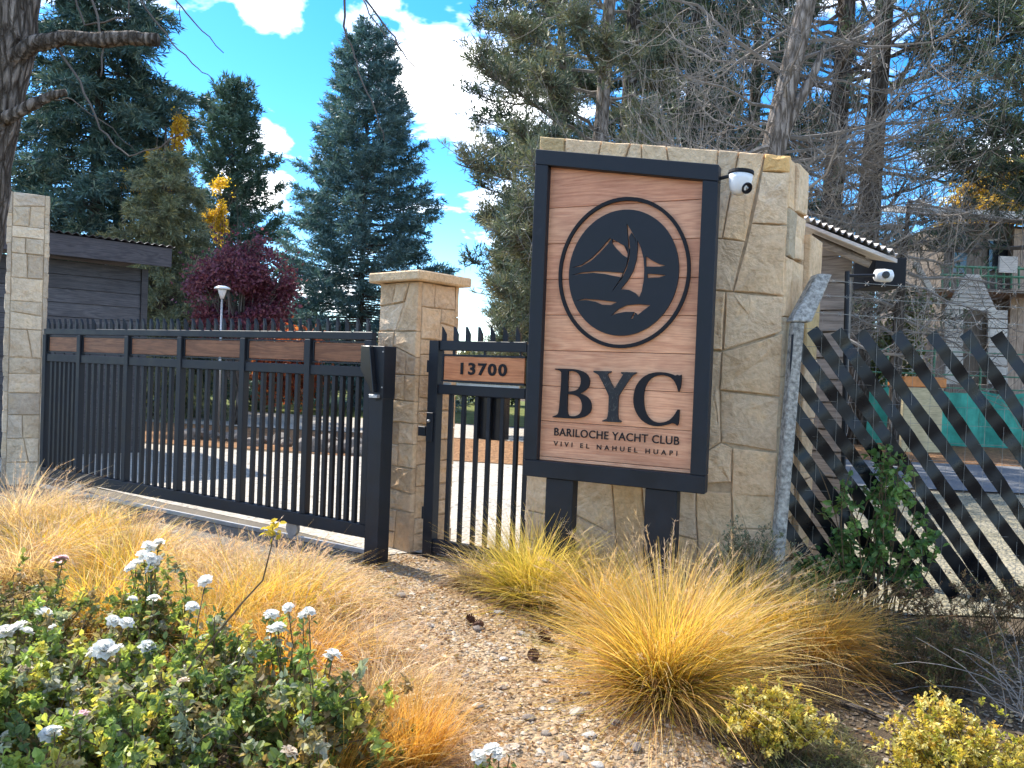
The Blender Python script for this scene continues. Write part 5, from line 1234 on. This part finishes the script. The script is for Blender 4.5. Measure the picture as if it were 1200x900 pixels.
left = [(20, 628, .62, 'T'), (62, 622, .42, 'T'), (105, 640, .46, 'G'), (160, 640, .30, 'T'), (205, 668, .32, 'T'), (262, 668, .28, 'T'), (310, 684, .30, 'T'), (355, 684, .26, 'T'), (60, 668, .55, 'G'), (150, 690, .55, 'G'),
        (122, 735, .52, 'G'), (225, 712, .40, 'T'), (285, 735, .52, 'G'), (335, 730, .5, 'G'), (250, 770, .5, 'G'), (392, 718, .28, 'T'), (405, 770, .30, 'T'), (345, 800, .46, 'O'), (20, 690, .52, 'T'), (440, 830, .34, 'T')]
names = ['tall dry tan grass tussock in front of the far left pillar', 'tan tussock second from the left along the apron', 'golden tussock by the left pillar with bright blades', 'pale tan tussock in front of the second gate bay',
         'pale tan tussock in front of the third gate bay', 'pale tussock in front of the fourth gate bay', 'pale pinkish tussock in front of the fifth gate bay', 'pale pinkish tussock nearest the gate catch post', 'golden tussock at the left edge above the roses',
         'golden tussock just left of the white rose cluster', 'bright yellow tussock behind the middle of the rose bed', 'tan tussock right of the white rose cluster', 'golden tussock behind the rose with the tall bare shoot', 'golden tussock right of the tall bare rose shoot',
         'golden tussock standing among the roses in the middle', 'low pale tussock at the left edge of the gravel path', 'low tan tussock beside the rightmost white rose', 'amber tussock under the rightmost rose stems', 'tan tussock at the left edge behind the dark rose stems', 'low flattened tan tussock on the path edge']
for i, ((px, py, h, pal), lb_) in enumerate(zip(left, names)):
    tussock(px, py, h, .15, 1150, pal, lb_, 20 + i, 1.25 if h < .41 else .85, 1.1, (.10 if pal == 'T' else .02, -.05), w=.0024, skirt=(pal != 'T'), group=GR, npl=34 if pal == 'T' else 10, plc=(.72, .56, .42))
tussock(478, 905, .34, .10, 1300, 'O', 'amber upright tussock at the bottom edge beside the path', 60, .5, .6, (0, 0), w=.0016)
tussock(395, 935, .36, .10, 1100, 'O', 'orange tussock at the bottom edge right of the rose leaves', 61, .6, .7, (0, 0), w=.0016)
# flattened straw along the path: nobody could count it
rng = np.random.default_rng(70); n = 9000
px = rng.uniform(380, 640, n); py = rng.uniform(655, 930, n); mid = 400 + (py - 650) * .62; keep = np.abs(px - mid + 15) < 62 * (.4 + rng.uniform(0, 1, n)); px, py = px[keep], py[keep]; n = len(px)
Bp = np.array([tuple(gnd(x, y)) for x, y in zip(px, py)]); Bp[:, 2] = .008
V, F, T = grass_np(Bp, n, .1, .17, 1.9, .75, .0013, 71, ((.34, .21, .10), (.28, .17, .09)), ((.60, .40, .20), (.52, .30, .14), (.64, .50, .30)), ((.66, .48, .30), (.70, .58, .42)), seg=4)
tag(link('straw', np_mesh('straw', V, F, T), 'grass'), 'flattened dry tan straw along the left side of the gravel path', 'straw', kind='stuff')

# ---- leaves with a fold, for near plants
def leaves(P, D, L, W, rng, up=.5):
    n = len(P); D = unit(D); U = unit(rng.normal(size=(n, 3)) * .8 + np.array([0, 0, up])); S = unit(np.cross(D, U)); U = np.cross(S, D)
    w = W[:, None]; l = L[:, None]; fold = U * w * .35; curl = -U * l * .10
    V = np.stack([P, P + D * l * .3 + S * w * .85 + fold, P + D * l * .68 + S * w * .8 + fold + curl * .4, P + D * l + curl, P + D * l * .68 - S * w * .8 + fold + curl * .4, P + D * l * .3 - S * w * .85 + fold], 1).reshape(-1, 3)
    i = np.arange(n)[:, None] * 6
    return V, np.concatenate([i + np.array([[0, 1, 2, 3]]), i + np.array([[0, 3, 4, 5]])]).astype(np.int32)
def shrub(name, base, lobes, nst, nlf, lf, lw, cols, label, seed, stem_r=.005, stemmat='stem', leafmat='leaf', up=1.3, inner=.3, cat='bush', group=None, stem_n=8, spread=1.0, sidef=.35):
    """stems rise from the base into the lobes, leaves sit along the stems and their side shoots"""
    rng = np.random.default_rng(seed); r = root(name, base, 0, label, cat, group); parts = []; LP = []; LD = []
    w = np.array([a[3] * a[4] for a in lobes]); w /= w.sum()
    li = rng.choice(len(lobes), nst, p=w); Lb = np.array(lobes)[li]
    d = unit(rng.normal(size=(nst, 3)) + np.array([0, 0, .45])); E_ = Lb[:, :3] + d * Lb[:, 3:] * np.power(rng.uniform(.15, 1, (nst, 1)), .5) * (1 + .15 * rng.normal(size=(nst, 1)))
    E_[:, 2] = np.maximum(E_[:, 2], .04)
    S0 = np.stack([Lb[:, 0] * .5 + rng.normal(size=nst) * .05, Lb[:, 1] * .5 + rng.normal(size=nst) * .05, np.zeros(nst)], 1)
    s = np.linspace(0, 1, stem_n)[None, :, None]; bow = rng.normal(size=(nst, 3)) * .10 * spread; bow[:, 2] = np.abs(bow[:, 2]) + .03
    A = S0[:, None] * (1 - s) + E_[:, None] * s + bow[:, None] * (s * (1 - s)) * 2 + np.cumsum(rng.normal(size=(nst, stem_n, 3)) * .004, 1)
    parts.append(np_tubes(A, stem_r * np.linspace(1, .35, stem_n)[None] * np.ones((nst, 1)), 4))
    ns = nst * 5; bi = np.repeat(np.arange(nst), 5); u = rng.uniform(inner, 1, ns) * (stem_n - 1.001); i0 = u.astype(int); f = (u - i0)[:, None]
    SP = A[bi, i0] * (1 - f) + A[bi, i0 + 1] * f; TT = unit(A[bi, i0 + 1] - A[bi, i0]); SD = unit(TT * .6 + rng.normal(size=(ns, 3)) * .7 + np.array([0, 0, .15]))
    sl = sidef * np.mean([a[5] for a in lobes]) * rng.uniform(.5, 1.2, ns); q = np.linspace(0, 1, 5)[None, :, None]; SB_ = SP[:, None] + SD[:, None] * q * sl[:, None, None]
    parts.append(np_tubes(SB_, stem_r * .4 * np.linspace(1, .4, 5)[None] * np.ones((ns, 1)), 3))
    k = rng.choice(ns, nlf); uu = rng.uniform(.15, 1.05, nlf)[:, None]; P = SP[k] + SD[k] * sl[k][:, None] * uu; D = SD[k] * .5 + rng.normal(size=(nlf, 3)) * .8
    P = P + rng.normal(size=P.shape) * lf * .25
    ok = P[:, 2] > .01; P, D = P[ok], D[ok]; m = len(P)
    V, F = leaves(P, D, lf * rng.uniform(.55, 1.25, m), lw * rng.uniform(.7, 1.25, m), rng, up)
    tint = pick(cols, ns, rng, .18)[k[ok]] * rng.uniform(.8, 1.2, (m, 1))
    link('stems', np_mesh('stems', *join(parts)), stemmat, r)
    link('foliage', np_mesh('foliage', V, F, np.repeat(tint, 6, 0)), leafmat, r); return r
RG = ((.22, .30, .08), (.29, .38, .09), (.16, .23, .07), (.42, .47, .11), (.54, .50, .11), (.13, .19, .07), (.42, .41, .31), (.36, .28, .13), (.32, .35, .24))
RB = ((.18, .21, .06), (.28, .20, .08), (.14, .17, .055), (.34, .24, .11), (.26, .28, .09))
roses = {}
roses['a'] = shrub('rose_bush', (-1.78, 2.75, 0), [(0, 0, .28, .46, .40, .24), (.25, .2, .36, .3, .28, .2), (-.1, .45, .32, .35, .3, .22)], 130, 13000, .030, .0105, RG, 'leafy white rose bush at the left edge of the bed', 301)
roses['b'] = shrub('rose_bush', (-1.18, 2.62, 0), [(0, 0, .30, .40, .34, .24), (-.2, -.1, .25, .3, .25, .22), (.05, .42, .34, .32, .28, .2)], 140, 13500, .030, .0105, RG, 'leafy white rose bush in the middle of the bed with yellow green leaves', 302)
roses['c'] = shrub('rose_bush', (-.72, 2.72, 0), [(0, 0, .30, .32, .28, .24), (.16, .15, .24, .24, .22, .18), (-.2, .2, .28, .2, .2, .2)], 80, 6000, .034, .012, RG + RB, 'loose white rose bush at the right end of the bed by the path', 303)
roses['d'] = shrub('rose_bush', (-1.32, 2.12, 0), [(0, 0, .26, .42, .28, .22), (.35, 0, .22, .25, .22, .2), (-.35, .05, .24, .3, .25, .2)], 120, 12000, .031, .011, RG, 'dense green rose bush nearest the camera at the bottom left', 304)
roses['e'] = shrub('rose_bush', (-.62, 2.25, 0), [(0, 0, .2, .22, .2, .2)], 36, 2400, .036, .013, RG + RB, 'dark leaved rose shoot beside the amber grass at the bottom', 305)
roses['f'] = shrub('rose_bush', (-2.15, 3.45, 0), [(0, 0, .3, .40, .34, .28)], 70, 4200, .032, .011, RB, 'thin brownish rose bush at the left edge before the tan grass', 306)
roses['g'] = shrub('rose_bush', (-1.72, 3.75, 0), [(0, 0, .34, .24, .22, .2)], 40, 2200, .03, .011, RB + RG, 'small rose bush carrying the tall cluster of white blooms', 307)
roses['h'] = shrub('rose_bush', (-.10, 2.62, 0), [(0, 0, .07, .13, .1, .06)], 26, 1300, .02, .008, ((.24, .26, .05), (.36, .28, .06), (.16, .2, .04)), 'tiny low rose with three blooms at the bottom edge by the path', 308)
def bloom_mesh(seed, tone):
    rng = np.random.default_rng(seed); VV = []; FF = []; n = 0
    for ring, (cnt, tilt, rad_, ln) in enumerate(((6, 1.4, .012, .029), (6, 1.1, .010, .029), (6, .75, .008, .027), (5, .4, .005, .025), (4, .12, .002, .02))):
        for j in range(cnt):
            a = 2 * math.pi * (j + ring * .37) / cnt + rng.uniform(-.2, .2); t_ = tilt + rng.uniform(-.15, .15); w = ln * .62
            o_ = np.array([math.cos(a), math.sin(a), 0]); s_ = np.array([-math.sin(a), math.cos(a), 0])
            pts = []
            for u in (0, .5, 1.0):
                tt = t_ * (.55 + .6 * u); c = o_ * (rad_ + ln * u * math.sin(tt)) + np.array([0, 0, ln * u * math.cos(tt) + .004])
                ww = w * (.35, 1.0, .72)[int(u * 2)]
                for v in (-1, 0, 1):
                    cup = (abs(v) * .3) * ln * u
                    pts.append(c + s_ * ww * v * .9 - o_ * cup + np.array([0, 0, cup * .4]) + rng.normal(size=3) * .0005)
            VV += pts
            for i in range(2):
                for v in range(2): q_ = n + i * 3 + v; FF.append((q_, q_ + 1, q_ + 4, q_ + 3))
            n += 9
    c = np.array(tone) * (1 + rng.uniform(-.05, .05, (len(VV), 1)))
    return np_mesh('rose_bloom', VV, FF, c, True)
bl_w = [bloom_mesh(i, (.93, .92, .89)) for i in range(4)]; bl_p = [bloom_mesh(9, (.80, .58, .60)), bloom_mesh(10, (.74, .62, .50))]
for m_ in bl_w + bl_p: m_.materials.append(M['petal'])
rb = random.Random(8)
def bloom(px, py, Y, key, s=1.0, pink=False, stem=True):
    p = at(px, py, Y); r = roses[key]; b = r.location
    o = bpy.data.objects.new('rose_bloom', rb.choice(bl_p if pink else bl_w)); COL.objects.link(o); o.parent = r
    l = p - b; o.location = l; o.scale = (s,) * 3; o.rotation_euler = (rb.uniform(-.5, .7), rb.uniform(-.5, .5), rb.uniform(0, 6))
    if pink: o['label'] = 'faded pink rose bloom'
    if stem:
        e = Vector((l.x * .7, l.y * .7, max(.02, l.z - .25))); mid = l.lerp(e, .5) + Vector((rb.uniform(-.02, .02), rb.uniform(-.02, .02), 0))
        MB().tube([e, mid, l], [.0035, .003, .0022], 5).build('flower_stem', 'stem', r)
        rn = np.random.default_rng(int(px * 7 + py)); m = 26; u = rn.uniform(0, .95, (m, 1)); Pn = np.array(e) * (1 - u) + np.array(l) * u + rn.normal(size=(m, 3)) * .03 * (1.1 - u)
        V, F = leaves(Pn, rn.normal(size=(m, 3)), rn.uniform(.02, .04, m), rn.uniform(.008, .013, m), rn)
        sg = link('sprig', np_mesh('sprig', V, F, np.repeat(pick(RG + RB, m, rn, .2), 6, 0)), 'leaf', r); sg['kind'] = 'stuff'
for a in ((160, 662, 3.75, 'g', 1.0), (174, 642, 3.75, 'g', 1.05), (186, 638, 3.72, 'g', .9), (168, 652, 3.7, 'g', 1.0), (183, 660, 3.7, 'g', 1.05), (153, 667, 3.7, 'g', .8), (178, 668, 3.68, 'g', .9), (176, 655, 3.66, 'g', .9),
          (241, 682, 3.4, 'b', .95), (155, 703, 3.3, 'b', .6), (180, 703, 3.3, 'b', .8), (225, 712, 3.2, 'b', .8), (122, 762, 2.85, 'b', 1.15), (136, 764, 2.84, 'b', .9), (112, 765, 2.86, 'b', .9), (172, 760, 2.88, 'b', .9), (132, 729, 3.1, 'a', .85), (148, 731, 3.1, 'a', .8),
          (50, 721, 3.15, 'a', 1.1), (22, 738, 3.0, 'a', 1.1), (30, 742, 2.98, 'a', .8), (6, 742, 3.0, 'a', 1.0), (60, 737, 3.02, 'a', .6), (58, 862, 2.35, 'd', .85), (64, 858, 2.33, 'd', .6), (318, 722, 3.1, 'c', .9), (338, 713, 3.15, 'c', .7), (362, 718, 3.1, 'c', .75), (355, 722, 3.1, 'c', .6),
          (322, 741, 2.98, 'c', 1.05), (326, 736, 2.99, 'c', .8), (390, 769, 2.9, 'c', .95), (384, 772, 2.9, 'c', .7), (560, 888, 2.62, 'h', .8), (576, 881, 2.62, 'h', .95), (585, 885, 2.6, 'h', .7)): bloom(*a)
for a in ((68, 658, 3.7, 'f', .95, True), (74, 655, 3.7, 'f', .7, True), (598, 882, 2.6, 'h', .85, True), (338, 884, 2.3, 'e', .8, True), (96, 840, 2.4, 'd', .7, True), (30, 786, 2.7, 'a', .7, True), (215, 800, 2.5, 'b', .6, True)): bloom(*a)
# tall bare rose shoot with a small leaf tuft
p0 = at(205, 805, 2.8); pts = [at(205, 805, 2.8), at(240, 760, 2.85), at(285, 705, 2.9), at(308, 680, 2.92), at(318, 640, 2.94), at(320, 616, 2.95)]
inv_b = roses['c'].location
MB().tube([p - inv_b for p in pts], [.005, .0045, .004, .0035, .003, .002], 6).build('bare_shoot', 'stem', roses['c'])
rng = np.random.default_rng(5); t_ = np.array(pts[-1] - inv_b); P = t_ + rng.normal(size=(26, 3)) * .018 - np.array([0, 0, .01])
V, F = leaves(P, rng.normal(size=(26, 3)), np.full(26, .03), np.full(26, .009), rng); link('shoot_leaves', np_mesh('shoot_leaves', V, F, np.tile(np.array((.5, .38, .06)), (len(V), 1))), 'leaf', roses['c'])

# ---- right-hand shrubs
YB = ((.62, .52, .09), (.72, .60, .16), (.52, .40, .06), (.66, .46, .10), (.40, .38, .06), (.75, .66, .28))
g1 = gnd(905, 888); shrub('yellow_bush', (g1.x, g1.y, 0), [(0, 0, .16, .24, .2, .12), (-.1, -.05, .14, .16, .15, .12), (.12, .03, .15, .15, .15, .1)], 130, 9000, .016, .0058, YB, 'low rounded yellow leaved bush below the golden grass', 401, .0028, 'stem')
g2 = gnd(1108, 925); shrub('yellow_bush', (g2.x, g2.y, 0), [(0, 0, .2, .26, .2, .16), (-.12, -.1, .13, .2, .18, .13), (.2, -.08, .12, .2, .18, .12)], 170, 12000, .016, .0058, YB, 'bigger bright yellow bush at the bottom right corner', 402, .0028, 'stem')
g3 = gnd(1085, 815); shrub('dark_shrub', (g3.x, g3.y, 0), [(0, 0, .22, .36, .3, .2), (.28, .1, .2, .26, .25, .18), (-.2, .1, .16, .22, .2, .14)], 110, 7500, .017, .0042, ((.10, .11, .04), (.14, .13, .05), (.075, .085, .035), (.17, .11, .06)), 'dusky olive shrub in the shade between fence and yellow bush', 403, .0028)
g4 = gnd(1150, 755); shrub('brown_shrub', (g4.x, g4.y, 0), [(0, 0, .26, .5, .22, .2), (-.45, .1, .22, .3, .2, .16), (.5, 0, .26, .4, .2, .2)], 110, 6500, .016, .004, ((.26, .14, .08), (.20, .11, .06), (.30, .19, .10), (.16, .14, .06)), 'dry reddish brown shrub along the foot of the strip fence', 404, .0028)
g5 = at(876, 660, 4.82); shrub('grey_shrub', (g5.x, g5.y, 0), [(0, 0, .46, .24, .18, .34), (.12, .05, .36, .16, .15, .26), (-.12, 0, .34, .18, .16, .26)], 120, 8500, .022, .0042, ((.20, .215, .14), (.25, .26, .18), (.16, .18, .115)), 'silvery grey green feathery shrub at the foot of the stone wall', 405, .003)
g6 = gnd(1005, 735); shrub('green_shrub', (g6.x, g6.y, 0), [(-.26, 0, .34, .26, .16, .32), (0, .0, .62, .32, .16, .34), (.16, 0, .98, .22, .14, .26), (-.16, .0, .92, .22, .12, .26), (.38, 0, .58, .16, .12, .16)], 60, 1900, .05, .018, ((.11, .21, .06), (.15, .26, .07), (.08, .16, .05), (.20, .30, .09)), 'glossy green leafy shrub growing against the strip fence', 406, .006, sidef=.3, up=.9)
def twig_heap(name, px, py, n, h, spread, label, seed, mat='stem', rr_=.0025, wind=(0, 0)):
    b = gnd(px, py); r = root(name, (b.x, b.y, 0), 0, label, 'dry plant'); rng = np.random.default_rng(seed)
    az = rng.uniform(0, 6.283, n); L = h * rng.uniform(.4, 1.2, n); s = np.linspace(0, 1, 8); ph = np.abs(rng.normal(size=n))[:, None] * spread + 1.4 * s[None] * rng.uniform(0, 1, (n, 1))
    st = np.stack([np.cos(az)[:, None] * np.sin(ph) + wind[0] * s, np.sin(az)[:, None] * np.sin(ph) + wind[1] * s, np.cos(ph)], 2) * (L / 8)[:, None, None]
    C = np.cumsum(st, 1) + rng.normal(size=(n, 8, 3)) * .006 + np.stack([rng.normal(size=n) * .06, rng.normal(size=n) * .06, np.zeros(n)], 1)[:, None]; C[:, :, 2] = np.maximum(C[:, :, 2], .01)
    link('dry_stalks', np_mesh('dry_stalks', *np_tubes(C, rr_ * np.linspace(1, .4, 8)[None] * np.ones((n, 1)), 4)), mat, r); return r
twig_heap('dry_twig_clump', 960, 820, 260, .26, .9, 'tangle of dry brown twigs beside the low yellow bush', 501, 'stem', .0014)
twig_heap('dry_canes', 1215, 860, 34, .55, .8, 'long bare pale canes bending in from the right edge', 502, 'twiggrey', .0034, (-.5, -.1))
fb_ = [gnd(985, 828) + Vector((0, 0, .02)), gnd(1010, 838) + Vector((0, 0, .03)), gnd(1045, 850) + Vector((0, 0, .015))]
tag(MB().tube([p - fb_[0] for p in fb_], [.014, .012, .008], 8).build('fallen_branch', 'bark'), 'short fallen branch on the dark soil between the yellow bushes', 'branch').location = fb_[0]

# ---- gravel, stones, cones, litter
rng = np.random.default_rng(600)
OCT = np.array([(1, 0, 0), (-1, 0, 0), (0, 1, 0), (0, -1, 0), (0, 0, 1), (0, 0, -1), (.7, .7, .35), (-.7, .7, .3), (.7, -.7, .3), (-.7, -.7, .35)], float)
PF = np.array([(4, 6, 0), (4, 2, 6), (4, 7, 2), (4, 1, 7), (4, 9, 1), (4, 3, 9), (4, 8, 3), (4, 0, 8), (5, 0, 6), (5, 6, 2), (5, 2, 7), (5, 7, 1), (5, 1, 9), (5, 9, 3), (5, 3, 8), (5, 8, 0)])
def pebbles(P, S, seed, cols, flat=.55):
    r = np.random.default_rng(seed); n = len(P); a = r.uniform(0, 6.283, n); sc = np.stack([S * r.uniform(.8, 1.5, n), S * r.uniform(.6, 1.1, n), S * r.uniform(.35, .8, n) * flat * 1.5], 1)
    V = OCT[None] * (1 + r.normal(size=(n, 10, 3)) * .16) * sc[:, None]; c, s = np.cos(a)[:, None], np.sin(a)[:, None]
    V = np.stack([V[:, :, 0] * c - V[:, :, 1] * s, V[:, :, 0] * s + V[:, :, 1] * c, V[:, :, 2]], 2) + P[:, None]
    F = (PF[None] + np.arange(n)[:, None, None] * 10).reshape(-1, 3); T = np.repeat(pick(cols, n, r, .25), 10, 0); return V.reshape(-1, 3), F, T
GC = ((.36, .30, .23), (.44, .37, .28), (.27, .21, .15), (.52, .45, .35), (.36, .25, .15), (.42, .31, .20), (.32, .21, .12))
def scatter(n, poly, seed):
    r = np.random.default_rng(seed); A = np.array(poly); lo, hi = A.min(0), A.max(0); X = r.uniform(lo, hi, (n * 3, 2)); ins = np.zeros(len(X), bool)
    j = len(A) - 1
    for i in range(len(A)):
        c = (A[i, 1] > X[:, 1]) != (A[j, 1] > X[:, 1]); ins ^= c & (X[:, 0] < (A[j, 0] - A[i, 0]) * (X[:, 1] - A[i, 1]) / (A[j, 1] - A[i, 1] + 1e-12) + A[i, 0]); j = i
    return X[ins][:n]
pathp = gp((330, 642), (455, 650), (560, 657), (640, 690), (735, 800), (885, 925), (620, 960), (560, 900), (470, 780), (400, 690))
X = scatter(9500, pathp, 601); P = np.column_stack([X, np.full(len(X), .008)])
V, F, T = pebbles(P, np.random.default_rng(602).gamma(2.0, .0032, len(P)).clip(.002, .026), 603, GC); tag(link('gravel', np_mesh('gravel', V, F, T), 'pebble'), 'loose grey and tan gravel covering the path', 'gravel', kind='stuff')
bedp = gp((640, 690), (1000, 700), (1250, 760), (1250, 960), (885, 960), (735, 800))
X = scatter(7000, bedp, 604); P = np.column_stack([X, np.full(len(X), .006)])
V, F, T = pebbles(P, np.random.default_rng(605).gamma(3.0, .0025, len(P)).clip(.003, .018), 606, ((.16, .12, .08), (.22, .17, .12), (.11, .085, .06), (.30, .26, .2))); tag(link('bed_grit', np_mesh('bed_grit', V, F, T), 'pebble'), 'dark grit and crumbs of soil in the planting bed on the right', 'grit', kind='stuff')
X = np.concatenate([scatter(1500, bedp, 607), scatter(2600, pathp, 608)]); m = len(X); r_ = np.random.default_rng(609)
V, F = leaves(np.column_stack([X, r_.uniform(.012, .03, m)]), np.column_stack([r_.normal(size=(m, 2)), r_.normal(size=m) * .2]), r_.uniform(.015, .04, m), r_.uniform(.004, .011, m), r_, 3.0)
tag(link('fallen_leaves', np_mesh('fallen_leaves', V, F, np.repeat(pick(((.30, .17, .07), (.42, .27, .12), (.20, .11, .06), (.50, .38, .2)), m, r_, .3), 6, 0)), 'leaf'), 'small fallen leaves scattered over path and bed', 'leaves', kind='stuff')
lawnp = gp((905, 860), (985, 850), (1030, 905), (1020, 960), (880, 960))
X = scatter(2600, lawnp, 610); Bp = np.column_stack([X, np.full(len(X), .006)])
V, F, T = grass_np(Bp, len(Bp), .1, .06, .9, .8, .0014, 611, ((.07, .08, .03),), ((.16, .18, .06), (.22, .22, .08), (.12, .14, .05)), ((.30, .30, .12), (.36, .32, .16)), seg=3)
tag(link('moss_grass', np_mesh('moss_grass', V, F, T), 'grass'), 'short dull green grass in the shade below the low yellow bush', 'grass', kind='stuff')
X = np.concatenate([scatter(900, gp((600, 740), (690, 745), (720, 800), (660, 800)), 612), scatter(300, gp((425, 675), (470, 680), (465, 705), (420, 700)), 613)]); Bp = np.column_stack([X, np.full(len(X), .008)])
V, F, T = grass_np(Bp, len(Bp), .1, .045, .9, .8, .0012, 614, ((.10, .10, .03),), ((.26, .26, .08), (.34, .30, .12)), ((.42, .38, .18),), seg=3)
tag(link('sprouting_grass', np_mesh('sprouting_grass', V, F, T), 'grass'), 'thin green shoots sprouting in the gravel path', 'grass', kind='stuff')
stm = []
for i in range(4):
    me = rock_mesh(40 + i, 2); me.materials.append(mat_simple('path_stone_%d' % i, ((.42, .38, .32), (.30, .25, .2), (.5, .46, .40), (.22, .18, .15))[i], .9, .3, 6, bmp=.6, bscale=30)); stm.append(me)
X = scatter(4200, pathp, 620); Bp = np.column_stack([X, np.full(len(X), .012)])
V, F, T = grass_np(Bp, len(Bp), .1, .07, 2.6, .5, .0011, 621, ((.30, .18, .09),), ((.46, .30, .15), (.36, .20, .10), (.56, .44, .27)), ((.52, .36, .2), (.6, .48, .32)), seg=3)
tag(link('dry_needles', np_mesh('dry_needles', V, F, T), 'grass'), 'dry needles and straw bits strewn over the gravel path', 'litter', kind='stuff')
spots = [(588, 690), (520, 720), (505, 735), (560, 740), (610, 745), (655, 770), (590, 775), (545, 795), (640, 800), (685, 815), (560, 830), (620, 845), (668, 790), (640, 862), (690, 865), (720, 850), (600, 880), (660, 890), (700, 900), (745, 880), (585, 720), (470, 700), (498, 762), (630, 722), (676, 838)]
for i, (x, y) in enumerate(spots):
    g = gnd(x, y); s = rr2.uniform(.018, .034); o = bpy.data.objects.new('path_stone', stm[i % 4]); COL.objects.link(o); o.location = (g.x, g.y, s * .3 + .006); o.scale = (s * 1.4, s, s * .6); o.rotation_euler = (rr2.uniform(-.2, .2), rr2.uniform(-.2, .2), rr2.uniform(0, 6))
    tag(o, 'flat loose stone lying on the gravel path', 'stone', 'loose stones on the path')
def cone_mesh():
    mb = MB(); mb.lathe([(.004, 0), (.016, .008), (.022, .022), (.018, .04), (.008, .055), (.001, .06)], (0, 0, 0), 8)
    for k in range(60):
        h = .004 + .052 * k / 60; rr_ = .021 * math.sin(math.pi * (.12 + .8 * k / 60)); a = k * 2.4; o_ = Vector((math.cos(a), math.sin(a), 0)); s_ = Vector((-o_.y, o_.x, 0)); c = o_ * rr_ + Vector((0, 0, h))
        mb.add([c - s_ * .006, c + s_ * .006, c + o_ * .011 + s_ * .005 + Vector((0, 0, .006)), c + o_ * .011 - s_ * .005 + Vector((0, 0, .006))], [(0, 1, 2, 3)])
    return mb.mesh('pine_cone')
cm = cone_mesh()
for (x, y), lb_ in zip(((556, 734), (567, 737), (628, 774), (675, 772), (690, 757), (652, 742), (645, 755)), ('left one of two pine cones lying together on the path', 'right one of two pine cones lying together on the path', 'dark pine cone nearest the camera at the edge of the grass', 'dark pine cone under the left side of the largest tussock', 'pine cone half hidden in the dry skirt of the largest tussock', 'pine cone at the foot of the yellow green tussock', 'pine cone on the bare edge between the two tussocks')):
    g = gnd(x, y); o = link('pine_cone', cm, 'cone'); o.location = (g.x, g.y, .03); s = rr2.uniform(1.0, 1.35); o.scale = (s, s, s); o.rotation_euler = (rr2.uniform(1.1, 1.9), 0, rr2.uniform(0, 6)); tag(o, lb_, 'pine cone')
